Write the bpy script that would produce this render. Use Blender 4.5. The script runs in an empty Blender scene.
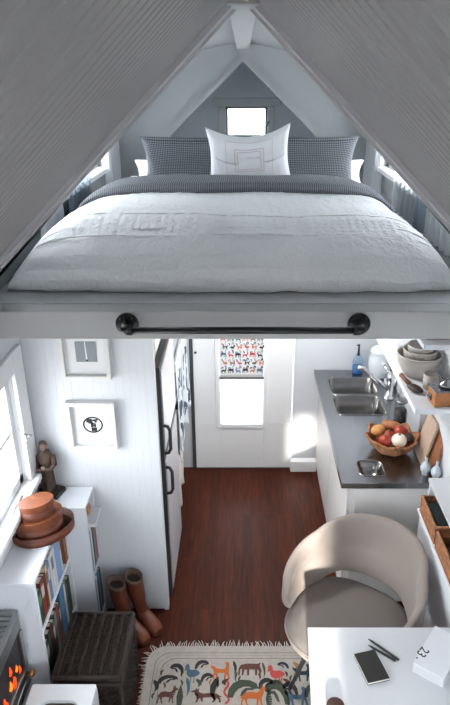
import bpy, math, random
from mathutils import Vector, Matrix, noise
random.seed(7)
PI = math.pi
sc = bpy.context.scene
COL = sc.collection

# ---------------------------------------------------------------- camera, world, sun, exposure
cam = bpy.data.cameras.new('camera'); co = bpy.data.objects.new('camera', cam); COL.objects.link(co)
cam.sensor_fit = 'VERTICAL'; cam.sensor_height = 24.0
cam.lens = 631/705*24.0
cam.shift_x = -18/705
cam.clip_start = .02
co.location = (0, 0, 2.96); co.rotation_euler = (math.radians(90-23.5), 0, 0)
sc.camera = co

w = bpy.data.worlds.new('world'); sc.world = w; w.use_nodes = True
bg = w.node_tree.nodes['Background']; bg.inputs[0].default_value = (.90, .95, 1.0, 1); bg.inputs[1].default_value = 17.0
_n = w.node_tree.nodes; _l = w.node_tree.links      # overcast sky above the horizon, dimmer ground below it
_g = _n.new('ShaderNodeNewGeometry'); _s = _n.new('ShaderNodeSeparateXYZ'); _r = _n.new('ShaderNodeValToRGB'); _m = _n.new('ShaderNodeMapRange')
_l.new(_g.outputs['Incoming'], _s.inputs[0]); _m.inputs[1].default_value = .12; _m.inputs[2].default_value = -.12; _l.new(_s.outputs[2], _m.inputs[0]); _l.new(_m.outputs[0], _r.inputs[0])
_r.color_ramp.elements[0].color = (.36, .36, .35, 1); _r.color_ramp.elements[1].color = (.90, .95, 1.0, 1); _l.new(_r.outputs[0], bg.inputs[0])

sun = bpy.data.lights.new('sun', 'SUN'); so = bpy.data.objects.new('sun', sun); COL.objects.link(so)
sun.energy = 16.0; sun.angle = math.radians(1.6); sun.color = (1, .93, .84)
so.rotation_euler = Vector((.075, 1, -.33)).to_track_quat('-Z', 'Y').to_euler()

def portal(loc, size, direction):
    l = bpy.data.lights.new('daylight_portal', 'AREA'); l.shape = 'RECTANGLE'; l.size_y, l.size = size
    l.cycles.is_portal = True
    o = bpy.data.objects.new('daylight_portal', l); COL.objects.link(o); o.location = loc
    o.rotation_euler = Vector(direction).to_track_quat('-Z', 'Y').to_euler()
portal((-1.2, 2.25, 1.42), (.72, 1.1), (1, 0, 0))
portal((-1.2, .85, 1.4), (.72, .75), (1, 0, 0))
portal((-1.2, 4.05, 1.43), (.6, .62), (1, 0, 0))
portal((1.2, .55, 1.36), (.74, 1.12), (-1, 0, 0))
portal((1.2, 4.02, 1.73), (.48, .66), (-1, 0, 0))
portal((0, 4.5, 1.02), (1.2, .36), (0, -1, 0))
portal((-1.06, 3.6, 2.68), (.58, 1.86), (1, 0, 0))
portal((1.06, 3.6, 2.68), (.58, 1.86), (-1, 0, 0))
portal((0, -2.67, 2.0), (1.6, 1.9), (0, 1, 0))
sc.view_settings.view_transform = 'Standard'; sc.view_settings.look = 'None'
sc.view_settings.exposure = 0.0; sc.view_settings.gamma = 1.0; sc.view_settings.use_curve_mapping = False

# ---------------------------------------------------------------- materials
def mat(name, col, rough=.6, metal=0, bump=0, bscale=60, var=0, vscale=8, trans=0, sheen=0, emis=0, col2=None, stretch=None, coat=0):
    m = bpy.data.materials.new(name); m.use_nodes = True
    nt = m.node_tree; b = nt.nodes['Principled BSDF']; out = nt.nodes['Material Output']
    b.inputs['Base Color'].default_value = (*col, 1); b.inputs['Roughness'].default_value = rough
    b.inputs['Metallic'].default_value = metal
    if sheen: b.inputs['Sheen Weight'].default_value = sheen
    if coat: b.inputs['Coat Weight'].default_value = coat
    tc = nt.nodes.new('ShaderNodeTexCoord'); src = tc.outputs['Object']
    if stretch:
        mp = nt.nodes.new('ShaderNodeMapping'); mp.inputs['Scale'].default_value = stretch
        nt.links.new(src, mp.inputs['Vector']); src = mp.outputs['Vector']
    if var or col2:
        n = nt.nodes.new('ShaderNodeTexNoise'); n.inputs['Scale'].default_value = vscale; n.inputs['Detail'].default_value = 5
        nt.links.new(src, n.inputs['Vector'])
        r = nt.nodes.new('ShaderNodeValToRGB')
        c2 = col2 or tuple(c*(1-var) for c in col)
        r.color_ramp.elements[0].position = .35; r.color_ramp.elements[0].color = (*c2, 1)
        r.color_ramp.elements[1].position = .65; r.color_ramp.elements[1].color = (*col, 1)
        nt.links.new(n.outputs['Fac'], r.inputs['Fac']); nt.links.new(r.outputs['Color'], b.inputs['Base Color'])
    if bump:
        n2 = nt.nodes.new('ShaderNodeTexNoise'); n2.inputs['Scale'].default_value = bscale; n2.inputs['Detail'].default_value = 3
        nt.links.new(src, n2.inputs['Vector'])
        bp = nt.nodes.new('ShaderNodeBump'); bp.inputs['Strength'].default_value = bump; bp.inputs['Distance'].default_value = .01
        nt.links.new(n2.outputs['Fac'], bp.inputs['Height']); nt.links.new(bp.outputs['Normal'], b.inputs['Normal'])
    if trans:
        t = nt.nodes.new('ShaderNodeBsdfTranslucent'); t.inputs['Color'].default_value = (*col, 1)
        mx = nt.nodes.new('ShaderNodeMixShader'); mx.inputs[0].default_value = trans
        nt.links.new(b.outputs[0], mx.inputs[1]); nt.links.new(t.outputs[0], mx.inputs[2]); nt.links.new(mx.outputs[0], out.inputs[0])
    if emis:
        b.inputs['Emission Color'].default_value = (*col, 1); b.inputs['Emission Strength'].default_value = emis
    return m

def glass_mat(name, tint=(1, 1, 1), gloss=.08):
    m = bpy.data.materials.new(name); m.use_nodes = True; nt = m.node_tree
    nt.nodes.remove(nt.nodes['Principled BSDF']); out = nt.nodes['Material Output']
    t = nt.nodes.new('ShaderNodeBsdfTransparent'); t.inputs[0].default_value = (*tint, 1)
    g = nt.nodes.new('ShaderNodeBsdfGlossy'); g.inputs['Roughness'].default_value = .03
    fr = nt.nodes.new('ShaderNodeFresnel'); fr.inputs[0].default_value = 1.45
    mx = nt.nodes.new('ShaderNodeMixShader')
    ge = nt.nodes.new('ShaderNodeNewGeometry'); iv = nt.nodes.new('ShaderNodeMath'); iv.operation = 'SUBTRACT'; iv.inputs[0].default_value = 1
    nt.links.new(ge.outputs['Backfacing'], iv.inputs[1]); ml = nt.nodes.new('ShaderNodeMath'); ml.operation = 'MULTIPLY'
    nt.links.new(fr.outputs[0], ml.inputs[0]); nt.links.new(iv.outputs[0], ml.inputs[1])
    nt.links.new(ml.outputs[0], mx.inputs[0]); nt.links.new(t.outputs[0], mx.inputs[1]); nt.links.new(g.outputs[0], mx.inputs[2])
    nt.links.new(mx.outputs[0], out.inputs[0]); return m

def plank_mat(name):
    m = bpy.data.materials.new(name); m.use_nodes = True; nt = m.node_tree; b = nt.nodes['Principled BSDF']
    tc = nt.nodes.new('ShaderNodeTexCoord'); mp = nt.nodes.new('ShaderNodeMapping'); mp.inputs['Rotation'].default_value = (0, 0, PI/2)
    nt.links.new(tc.outputs['Object'], mp.inputs[0])
    br = nt.nodes.new('ShaderNodeTexBrick'); br.inputs['Scale'].default_value = 1
    br.inputs['Brick Width'].default_value = .9; br.inputs['Row Height'].default_value = .062; br.inputs['Mortar Size'].default_value = .0012
    br.inputs['Color1'].default_value = (.056, .0115, .0042, 1); br.inputs['Color2'].default_value = (.082, .017, .0062, 1); br.inputs['Mortar'].default_value = (.03, .008, .004, 1)
    nt.links.new(mp.outputs[0], br.inputs[0])
    m2 = nt.nodes.new('ShaderNodeMapping'); m2.inputs['Scale'].default_value = (30, 2.5, 1); nt.links.new(tc.outputs['Object'], m2.inputs[0])
    n = nt.nodes.new('ShaderNodeTexNoise'); n.inputs['Scale'].default_value = 2; n.inputs['Detail'].default_value = 8; nt.links.new(m2.outputs[0], n.inputs[0])
    r = nt.nodes.new('ShaderNodeValToRGB'); r.color_ramp.elements[0].position = .3; r.color_ramp.elements[0].color = (.55, .5, .48, 1); r.color_ramp.elements[1].position = .7; r.color_ramp.elements[1].color = (1.15, 1.1, 1.05, 1)
    nt.links.new(n.outputs[0], r.inputs[0])
    mx = nt.nodes.new('ShaderNodeMix'); mx.data_type = 'RGBA'; mx.blend_type = 'MULTIPLY'; mx.inputs[0].default_value = 1
    nt.links.new(br.outputs[0], mx.inputs[6]); nt.links.new(r.outputs[0], mx.inputs[7]); nt.links.new(mx.outputs[2], b.inputs['Base Color'])
    b.inputs['Roughness'].default_value = .42; b.inputs['Specular IOR Level'].default_value = .16; return m

def dots_mat(name, a, c, scale):      # small woven lattice of pale lozenges on slate
    m = bpy.data.materials.new(name); m.use_nodes = True; nt = m.node_tree; b = nt.nodes['Principled BSDF']
    tc = nt.nodes.new('ShaderNodeTexCoord'); mp = nt.nodes.new('ShaderNodeMapping'); mp.inputs['Rotation'].default_value = (0, 0, PI/4)
    nt.links.new(tc.outputs['UV'], mp.inputs[0])
    ch = nt.nodes.new('ShaderNodeTexChecker'); ch.inputs['Scale'].default_value = scale
    ch.inputs['Color1'].default_value = (*a, 1); ch.inputs['Color2'].default_value = (*c, 1)
    nt.links.new(mp.outputs[0], ch.inputs[0]); nt.links.new(ch.outputs[0], b.inputs['Base Color'])
    b.inputs['Roughness'].default_value = .9; return m

M = {}
M['wall'] = mat('painted_white', (.64, .66, .69), .55, bump=.05, bscale=90)
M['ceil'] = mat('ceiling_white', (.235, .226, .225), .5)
M['trim'] = mat('trim_white', (.80, .81, .82), .45)
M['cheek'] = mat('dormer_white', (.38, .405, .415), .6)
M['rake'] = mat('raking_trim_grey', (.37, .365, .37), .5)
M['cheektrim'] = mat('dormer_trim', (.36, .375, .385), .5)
M['floor'] = plank_mat('red_brown_planks')
M['beam'] = mat('beam_white', (.43, .425, .425), .5, bump=.05)
M['blind'] = mat('blind_cloth', (.52, .51, .50), .9, trans=.2)
M['glass'] = glass_mat('window_glass')
M['frost'] = mat('frosted_pane', (.9, .93, .95), .4, trans=.8)
M['duvet'] = mat('white_cotton', (.85, .85, .86), .9, bump=.8, bscale=62, sheen=.2)
M['slate'] = dots_mat('slate_lattice', (.028, .034, .042), (.25, .265, .285), 120)
M['pillow'] = mat('pillow_linen', (.80, .80, .82), .9, bump=.2, bscale=50)
M['redstitch'] = mat('faded_stitch', (.55, .45, .44), .9)
M['curtainw'] = mat('white_curtain', (.82, .84, .86), .9, trans=.6)
M['curtainb'] = mat('blue_grey_curtain', (.40, .47, .54), .9, trans=.45)
M['iron'] = mat('black_iron', (.018, .02, .022), .32, metal=.3, bump=.15, bscale=120)
M['steel'] = mat('brushed_steel', (.27, .275, .285), .24, metal=1, bump=.03, bscale=200)
M['sinksteel'] = mat('sink_steel', (.26, .255, .25), .24, metal=1)
M['chrome'] = mat('chrome', (.8, .8, .82), .08, metal=1)
M['cab'] = mat('cream_cabinet', (.72, .70, .68), .45, bump=.03)
M['desk'] = mat('white_laminate', (.60, .615, .64), .35)
M['shelf'] = mat('white_shelf', (.76, .79, .84), .45)
M['frame'] = mat('frame_white', (.66, .66, .65), .4)
M['mat'] = mat('mat_board', (.74, .75, .76), .8)
M['black'] = mat('black_print', (.012, .012, .012), .5)
M['photo'] = mat('grey_photo', (.24, .27, .29), .7)
M['rubber'] = mat('black_seal', (.02, .02, .02), .5)
M['fridge'] = mat('fridge_white', (.48, .48, .51), .35)
M['taupe'] = mat('taupe_felt', (.265, .225, .202), .85, bump=.15, bscale=250, sheen=.2)
M['taupe_seat'] = mat('taupe_seat_felt', (.16, .143, .132), .9, bump=.15, bscale=250)
M['leg'] = mat('grey_metal_leg', (.18, .18, .17), .35, metal=.7)
M['wood_box'] = mat('bentwood', (.16, .038, .016), .45, var=.5, vscale=14, stretch=(1, 1, 5), bump=.15, bscale=40)
M['wood_lid'] = mat('bentwood_lid', (.22, .062, .022), .45, var=.4, vscale=20, stretch=(1, 4, 1), bump=.1)
M['wood_dark'] = mat('bentwood_inside', (.06, .022, .012), .7, var=.4)
M['statue'] = mat('statue_wood', (.085, .05, .032), .7, var=.6, vscale=25, bump=.4, bscale=60)
M['statue_face'] = mat('statue_face', (.26, .18, .14), .6, var=.3, vscale=60)
M['statue_base'] = mat('statue_base', (.03, .025, .024), .6)
M['wicker'] = mat('dark_wicker', (.034, .021, .014), .9, var=.7, vscale=45, bump=1.0, bscale=160)
M['wicker2'] = mat('wicker_trim', (.03, .02, .016), .8, var=.5, vscale=40, bump=.6)
M['boot'] = mat('tan_leather', (.17, .042, .015), .5, var=.45, vscale=9, bump=.2, bscale=50)
M['boot_in'] = mat('boot_lining', (.05, .035, .028), .8)
M['boot_collar'] = mat('boot_collar', (.12, .075, .05), .7)
M['sole'] = mat('boot_sole', (.16, .07, .035), .7)
M['rug'] = mat('cream_wool', (.46, .42, .375), .95, bump=.5, bscale=150, var=.12, vscale=30)
M['fringe'] = mat('fringe_wool', (.55, .50, .45), .95)
for n, c in dict(r_black=(.035, .03, .032), r_brown=(.12, .05, .035), r_orange=(.50, .13, .03), r_pink=(.48, .07, .06), r_blue=(.07, .13, .19), r_navy=(.02, .035, .05), r_green=(.06, .075, .05), r_tan=(.33, .17, .08), r_grey=(.25, .24, .23)).items():
    M[n] = mat('wool_'+n[2:], c, .95)
M['heater'] = mat('heater_steel', (.30, .31, .31), .35, metal=.85)
M['heater_dk'] = mat('heater_dark', (.04, .04, .045), .4, metal=.4)
M['flame'] = mat('flame', (1, .20, .02), .5, emis=1.2)
M['ember'] = mat('ember_glow', (1, .09, .01), .5, emis=.5)
M['brass'] = mat('brass', (.5, .25, .09), .3, metal=.8)
M['seagrass'] = mat('rattan_orange', (.50, .22, .10), .7, var=.5, vscale=30, bump=.8, bscale=90)
M['rattan'] = mat('rattan_basket', (.45, .19, .08), .7, var=.5, vscale=40, bump=.8, bscale=110)
M['potato'] = mat('yellow_potato', (.62, .30, .09), .6, var=.3, vscale=40)
M['tomato'] = mat('red_tomato', (.42, .045, .025), .3, var=.3, vscale=20)
M['onion'] = mat('white_onion', (.80, .72, .60), .4, var=.12, vscale=30)
M['yam'] = mat('brown_root', (.42, .17, .07), .7, var=.3, vscale=40)
M['avo'] = mat('dark_avocado', (.035, .022, .02), .6, bump=.4)
M['stem'] = mat('stem_green', (.10, .10, .03), .7)
M['board'] = mat('pale_beech', (.46, .33, .25), .6, var=.2, vscale=12, stretch=(8, 8, 1))
M['board2'] = mat('round_walnut', (.30, .12, .05), .5, var=.3, vscale=12, stretch=(8, 8, 1))
M['vase'] = mat('pale_blue_glaze', (.50, .56, .62), .3)
M['vase_neck'] = mat('brown_cork', (.28, .14, .06), .6)
M['stone'] = mat('stoneware', (.47, .44, .41), .6, var=.12, vscale=12)
M['ceramic'] = mat('white_ceramic', (.72, .76, .80), .25, coat=.3)
M['soap'] = mat('blue_liquid', (.05, .16, .38), .15, coat=.5)
M['canister'] = mat('grey_canister', (.42, .43, .45), .5)
M['pepper'] = mat('dark_seeds', (.04, .03, .03), .6, bump=1, bscale=90)
M['oak'] = mat('orange_oak', (.50, .20, .07), .5, var=.3, vscale=16, stretch=(1, 1, 6))
M['blk'] = mat('small_black', (.01, .01, .01), .6)
M['paper'] = mat('book_paper', (.72, .69, .62), .85)
M['book23'] = mat('white_cover', (.74, .76, .80), .6)
M['tissuebox'] = mat('white_stool', (.74, .76, .78), .5)
M['stool_in'] = mat('stool_inside', (.16, .12, .10), .7)
M['towel'] = mat('white_towel', (.74, .78, .82), .95, bump=.3, bscale=80, trans=.15)
M['towelblue'] = mat('blue_grey_print', (.06, .09, .14), .9)
M['creamcloth'] = mat('cream_cloth', (.72, .66, .58), .95, bump=.2, trans=.15)
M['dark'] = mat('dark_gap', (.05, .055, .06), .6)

# ---------------------------------------------------------------- mesh helpers (everything in world coordinates, origin moved to the base)
class MB:
    def __init__(s): s.v = []; s.f = []; s.m = []; s.sm = []; s.uv = {}
    def add(s, vs, fs, mi=0, smooth=False):
        o = len(s.v); s.v += [tuple(v) for v in vs]
        for f in fs: s.f.append(tuple(i+o for i in f)); s.m.append(mi); s.sm.append(smooth)
        return s
    def box(s, a, b, mi=0, rz=0, pivot=None, rot=None):
        x0, y0, z0 = a; x1, y1, z1 = b
        vs = [(x, y, z) for z in (z0, z1) for y in (y0, y1) for x in (x0, x1)]
        if rz or rot is not None:
            c = Vector(pivot) if pivot else Vector(((x0+x1)/2, (y0+y1)/2, (z0+z1)/2))
            R = rot if rot is not None else Matrix.Rotation(rz, 3, 'Z')
            vs = [tuple(c + R @ (Vector(v)-c)) for v in vs]
        return s.add(vs, [(0, 2, 3, 1), (4, 5, 7, 6), (0, 1, 5, 4), (2, 6, 7, 3), (0, 4, 6, 2), (1, 3, 7, 5)], mi)
    def hexa(s, bot, top, mi=0):        # 4 bottom points ccw, 4 top points
        return s.add(list(bot)+list(top), [(3, 2, 1, 0), (4, 5, 6, 7), (0, 1, 5, 4), (1, 2, 6, 5), (2, 3, 7, 6), (3, 0, 4, 7)], mi)
    def prism(s, poly, ext, mi=0):      # planar polygon points (3d) extruded by ext
        n = len(poly); e = Vector(ext); vs = [Vector(p) for p in poly] + [Vector(p)+e for p in poly]
        return s.add(vs, [tuple(range(n-1, -1, -1)), tuple(range(n, 2*n))] + [(i, (i+1) % n, n+(i+1) % n, n+i) for i in range(n)], mi)
    def loft(s, rings, cap=True, mi=0, smooth=True, closed=True):
        n = len(rings[0]); vs = [p for r in rings for p in r]; fs = []
        for i in range(len(rings)-1):
            for j in range(n if closed else n-1):
                k = (j+1) % n; fs.append((i*n+j, i*n+k, (i+1)*n+k, (i+1)*n+j))
        if cap: fs += [tuple(range(n-1, -1, -1)), tuple((len(rings)-1)*n+j for j in range(n))]
        return s.add(vs, fs, mi, smooth)
    def lathe(s, c, prof, n=24, sx=1, sy=1, rz=0, mi=0, cap=True, smooth=True, sq=None):
        rings = []
        for r, z in prof:
            ring = []
            for j in range(n):
                a = 2*PI*j/n; ca, sa = math.cos(a), math.sin(a)
                if sq: ca = math.copysign(abs(ca)**sq, ca); sa = math.copysign(abs(sa)**sq, sa)
                x, y = r*sx*ca, r*sy*sa
                ring.append((c[0]+x*math.cos(rz)-y*math.sin(rz), c[1]+x*math.sin(rz)+y*math.cos(rz), c[2]+z))
            rings.append(ring)
        return s.loft(rings, cap, mi, smooth)
    def tube(s, pts, rad, n=12, mi=0, cap=True, flat=None):
        pts = [Vector(p) for p in pts]; rad = rad if isinstance(rad, (list, tuple)) else [rad]*len(pts)
        up = Vector((0, 0, 1)); rings = []; prev = None
        for i, p in enumerate(pts):
            t = (pts[min(i+1, len(pts)-1)]-pts[max(i-1, 0)]).normalized()
            if prev is None: a = t.cross(up if abs(t.z) < .9 else Vector((1, 0, 0))).normalized()
            else: a = (prev - t*prev.dot(t)).normalized()
            prev = a; b = t.cross(a)
            k = flat if flat else 1
            rings.append([p + a*math.cos(2*PI*j/n)*rad[i] + b*math.sin(2*PI*j/n)*rad[i]*k for j in range(n)])
        return s.loft(rings, cap, mi, True)
    def ball(s, c, r, n=20, mi=0, rot=None):
        rx, ry, rz = (r, r, r) if not isinstance(r, (tuple, list)) else r
        rings = []
        for i in range(1, n//2):
            t = PI*i/(n//2)
            ring = [Vector((rx*math.sin(t)*math.cos(2*PI*j/n), ry*math.sin(t)*math.sin(2*PI*j/n), -rz*math.cos(t))) for j in range(n)]
            if rot is not None: ring = [rot @ q for q in ring]
            rings.append([Vector(c)+q for q in ring])
        return s.loft(rings, True, mi, True)
    def grid(s, fn, nu, nv, mi=0, smooth=True, uv=False):
        o = len(s.v)
        vs = [fn(i/nu, j/nv) for j in range(nv+1) for i in range(nu+1)]
        if uv:
            for k, (i, j) in enumerate((i, j) for j in range(nv+1) for i in range(nu+1)): s.uv[o+k] = (i/nu, j/nv)
        fs = [(j*(nu+1)+i, j*(nu+1)+i+1, (j+1)*(nu+1)+i+1, (j+1)*(nu+1)+i) for j in range(nv) for i in range(nu)]
        return s.add(vs, fs, mi, smooth)
    def build(s, name, mats, parent=None, origin=None, bevel=0, solid=0, sub=0, seg=2, uvs=(1, 1)):
        mats = mats if isinstance(mats, (list, tuple)) else [mats]
        if parent is not None: o0 = WORG[parent.name]; 
        if origin is None:
            xs = [v[0] for v in s.v]; ys = [v[1] for v in s.v]; zs = [v[2] for v in s.v]
            origin = ((min(xs)+max(xs))/2, (min(ys)+max(ys))/2, min(zs))
        me = bpy.data.meshes.new(name)
        me.from_pydata([(v[0]-origin[0], v[1]-origin[1], v[2]-origin[2]) for v in s.v], [], s.f)
        for m in mats: me.materials.append(M[m] if isinstance(m, str) else m)
        for i, p in enumerate(me.polygons): p.material_index = s.m[i]; p.use_smooth = s.sm[i]
        if s.uv:
            ul = me.uv_layers.new(name='UVMap')
            for lp in me.loops:
                u = s.uv.get(lp.vertex_index, (0, 0)); ul.data[lp.index].uv = (u[0]*uvs[0], u[1]*uvs[1])
        me.update()
        ob = bpy.data.objects.new(name, me); COL.objects.link(ob)
        WORG[ob.name] = origin
        if parent is not None:
            ob.parent = parent; ob.location = tuple(origin[i]-o0[i] for i in range(3))
        else: ob.location = origin
        if sub: md = ob.modifiers.new('sub', 'SUBSURF'); md.levels = sub; md.render_levels = sub
        if solid: md = ob.modifiers.new('solid', 'SOLIDIFY'); md.thickness = solid; md.offset = 0
        if bevel: md = ob.modifiers.new('bevel', 'BEVEL'); md.width = bevel; md.segments = seg; md.limit_method = 'ANGLE'
        return ob
WORG = {}
def tag(o, label, cat, group=None):
    o['label'] = label; o['category'] = cat
    if group: o['group'] = group
    return o
def thing(name, label, cat, loc, group=None):
    o = bpy.data.objects.new(name, None); COL.objects.link(o); o.location = loc; o.empty_display_size = .05
    WORG[o.name] = tuple(loc); return tag(o, label, cat, group)
def struct(mb, name, mats, parent=None, **k):
    o = mb.build(name, mats, parent, **k)
    if parent is None: o['kind'] = 'structure'
    return o
def copy_tree(o, loc, label):
    c = o.copy(); COL.objects.link(c); c.location = loc; c['label'] = label; WORG[c.name] = tuple(loc)
    for ch in o.children:
        d = ch.copy(); COL.objects.link(d); d.parent = c
        for g in ch.children:
            e = g.copy(); COL.objects.link(e); e.parent = d
    return c

# ---------------------------------------------------------------- setting
XW = 1.11; RZ = 3.2; SL = .973
def wall_cells(mb, axis, c0, c1, us, zs, holes):
    for i in range(len(us)-1):
        for j in range(len(zs)-1):
            if (i, j) in holes: continue
            if axis == 'x': mb.box((c0, us[i], zs[j]), (c1, us[i+1], zs[j+1]))
            else: mb.box((us[i], c0, zs[j]), (us[i+1], c1, zs[j+1]))
    return mb
struct(MB().box((-1.2, -2.6, -.06), (1.2, 5.7, 0)), 'floor', 'floor')
m = MB(); wall_cells(m, 'x', -1.19, -XW, [-2.6, .5, 1.2, 1.72, 2.72, 3.75, 4.35, 4.6], [0, 1.06, 1.15, 1.67, 1.72, 2.12], {(1, 1), (1, 2), (1, 3), (3, 1), (3, 2), (5, 2), (5, 3)})
struct(m, 'wall_left', 'wall')
m = MB(); wall_cells(m, 'x', XW, 1.19, [-2.6, .0, 1.1, 3.70, 4.34, 4.6], [0, 1.0, 1.50, 1.72, 1.96, 2.12], {(3, 2), (3, 3), (1, 1), (1, 2)}); struct(m, 'wall_right', 'wall')
m = MB(); wall_cells(m, 'y', -2.66, -2.58, [-1.2, -.95, -.30, -.125, .055, .25, .90, 1.2], [0, 1.2, 1.9, 2.2, 2.78, 3.3], {(3, 2), (3, 3), (1, 1), (1, 2), (5, 1), (5, 2)}); struct(m, 'wall_back', 'wall')
# end wall beyond the door, with the doorway left open
m = MB(); wall_cells(m, 'y', 4.42, 4.50, [-XW, -.41, .392, XW], [0, 1.97, 2.07], {(1, 0)}); struct(m, 'wall_front', 'wall')
# beadboard sheet: sweeps a grooved profile
def bead(mb, o, du, dv, lu, lv, nrm, sp=.045, dep=.0035, g=.006):
    o, du, dv, nrm = map(Vector, (o, du, dv, nrm)); pr = []; u = 0
    while u < lu-1e-4:
        e = min(u+sp, lu); pr += [(u, dep), (min(u+g, e), 0), (max(e-.0005, u), 0)]; u = e
    pr.append((lu, dep)); vs = []
    for a, d in pr: vs += [o+du*a-nrm*d, o+du*a-nrm*d+dv*lv]
    fs = [(2*i, 2*i+2, 2*i+3, 2*i+1) for i in range(len(pr)-1)]
    if du.cross(dv).dot(nrm) < 0: fs = [tuple(reversed(f)) for f in fs]
    return mb.add(vs, fs)
# steep ceiling over the near room
ln = math.hypot(XW+.03, (XW+.03)*SL)
for sd, nm in ((-1, 'ceiling'), (1, 'ceiling')):
    m = MB(); d = Vector((sd*1, 0, -SL)).normalized(); nr = Vector((-sd*SL, 0, -1)).normalized()
    for y0, y1, s0, s1 in (((-2.6, -1.33, 0, ln), (-1.33, -.20, 0, .22), (-1.33, -.20, 1.12, ln), (-.20, 2.08, 0, ln)) if sd < 0 else ((-2.6, 2.08, 0, ln),)):
        O = Vector((0, y0, RZ)) + d*s0
        bead(m, O, (0, 1, 0), d, y1-y0, s1-s0, nr, sp=.05, dep=.008, g=.014)
        p0 = O - nr*.008; p1 = p0 + d*(s1-s0); dy = Vector((0, y1-y0, 0))
        m.hexa([p0-nr*.06, p1-nr*.06, p1-nr*.06+dy, p0-nr*.06+dy][::-1], [p0, p1, p1+dy, p0+dy][::-1])
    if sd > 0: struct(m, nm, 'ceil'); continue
    # added roof window behind the camera, brings more light onto the bed
    def sp(y, q, o): return Vector((0, y, RZ)) + d*q - nr*o
    fm = MB()
    for y0, y1, s0, s1 in ((-1.33, -1.29, .22, 1.12), (-.24, -.20, .22, 1.12), (-1.29, -.24, .22, .26), (-1.29, -.24, 1.08, 1.12)):
        fm.hexa([sp(y0, s0, .01), sp(y1, s0, .01), sp(y1, s1, .01), sp(y0, s1, .01)], [sp(y0, s0, .07), sp(y1, s0, .07), sp(y1, s1, .07), sp(y0, s1, .07)])
    a, b = sorted((sd*.12, sd*.98)); fm.box((a, -1.42, 2.2+.3), (b, -1.345, 3.75))  # added outer upstand, keeps the sun out of the roof window
    rf = struct(fm, 'window_11', 'trim')
    MB().hexa([sp(-1.29, .26, .04), sp(-.24, .26, .04), sp(-.24, 1.08, .04), sp(-1.29, 1.08, .04)], [sp(-1.29, .26, .045), sp(-.24, .26, .045), sp(-.24, 1.08, .045), sp(-1.29, 1.08, .045)]).build('window_pane', 'glass', rf)
    portal(sp(-.765, .67, .09), (.86, 1.09), nr)
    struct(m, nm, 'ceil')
# raking trim boards at the near edge of the loft opening
def rake(mb, y0, y1, off0, off1, xa, xb, sl=SL, rz=RZ, mi=0):
    for sd in (-1, 1):
        a = [(sd*xa, y0, rz-off0-sl*xa), (sd*xb, y0, rz-off0-sl*xb), (sd*xb, y0, rz-off1-sl*xb), (sd*xa, y0, rz-off1-sl*xa)]
        mb.prism(a, (0, y1-y0, 0), mi)
    return mb
struct(rake(MB(), 2.03, 2.13, -.03, .022, 0, 1.06), 'trim_1', 'rake')
struct(rake(MB(), 2.125, 2.14, -.03, .034, 0, 1.06), 'trim_2', 'rake')
# near dormer cheek above the rake (closes the gap up to the low dormer ceiling)
YF = 5.0; DX = .98; DZ = 3.20; DS = .19
m = MB()
for sd in (-1, 1):
    m.prism([(sd*.0, 2.14, RZ-.004), (sd*DX, 2.14, DZ-DS*DX+.02), (sd*DX, 2.14, 2.19), (sd*.99, 2.14, RZ-SL*.99)], (0, .03, 0))
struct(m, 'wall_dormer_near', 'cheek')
m = MB()
for sd in (-1, 1):
    m.prism([(0, 2.14, DZ), (sd*(DX+.05), 2.14, DZ-DS*(DX+.05)), (sd*(DX+.05), 2.14, DZ-DS*(DX+.05)+.05), (0, 2.14, DZ+.05)], (0, YF-2.14+.08, 0))
struct(m, 'ceiling_dormer', 'cheek')
for sd, nm in ((-1, 'wall_dormer_left'), (1, 'wall_dormer_right')):
    m = MB(); a, b = sorted((sd*DX, sd*(DX+.06)))
    wall_cells(m, 'x', a, b, [2.14, 2.64, 4.52, YF+.02], [2.181, 2.40, 2.95, 3.02], {(1, 1)}); struct(m, nm, 'cheek')
# far cheek with triangular opening
m = MB(); sl2 = .93; az = 3.10
for sd in (-1, 1):
    m.prism([(0, YF, DZ+.03), (sd*DX, YF, DZ-DS*DX+.03), (sd*DX, YF, 2.181), (sd*(az-2.181)/sl2, YF, 2.181), (0, YF, az)], (0, .05, 0))
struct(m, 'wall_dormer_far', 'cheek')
struct(rake(MB(), 4.965, 5.0, 0, .042, 0, .93, sl=.93, rz=3.112), 'trim_3', 'cheektrim')
m = MB()
for sd in (-1, 1):
    m.prism([(0, YF+.05, az), (sd*1.0, YF+.05, az-sl2), (sd*1.03, YF+.05, az-sl2+.04), (0, YF+.05, az+.05)], (0, .66, 0))
struct(m, 'ceiling_gable', 'cheek')
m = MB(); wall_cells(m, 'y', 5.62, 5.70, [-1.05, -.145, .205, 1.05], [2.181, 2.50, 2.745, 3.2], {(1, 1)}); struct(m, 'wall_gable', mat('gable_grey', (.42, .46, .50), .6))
# ridge beam
struct(MB().box((-.044, 2.0, 3.147), (.044, 5.0, 3.199)), 'trim_4', 'cheektrim', bevel=.003)
struct(MB().box((-.075, 1.99, 3.150), (.075, 2.145, 3.175)), 'trim_5', 'ceil')
# loft deck and front beam
struct(MB().box((-XW, 2.26, 2.075), (XW, 5.62, 2.18)).box((-1.2, 4.6, 2.0), (1.2, 5.7, 2.075)), 'loft_deck', mat('deck_white', (.55, .55, .56), .5))
struct(MB().box((-XW, 2.17, 2.07), (XW, 2.258, 2.18)), 'loft_beam', 'beam', bevel=.004)
struct(MB().box((-1.19, -2.6, 2.1), (-XW, 5.7, 2.2)).box((XW, -2.6, 2.1), (1.19, 5.7, 2.2)), 'wall_plate', 'wall')

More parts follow.
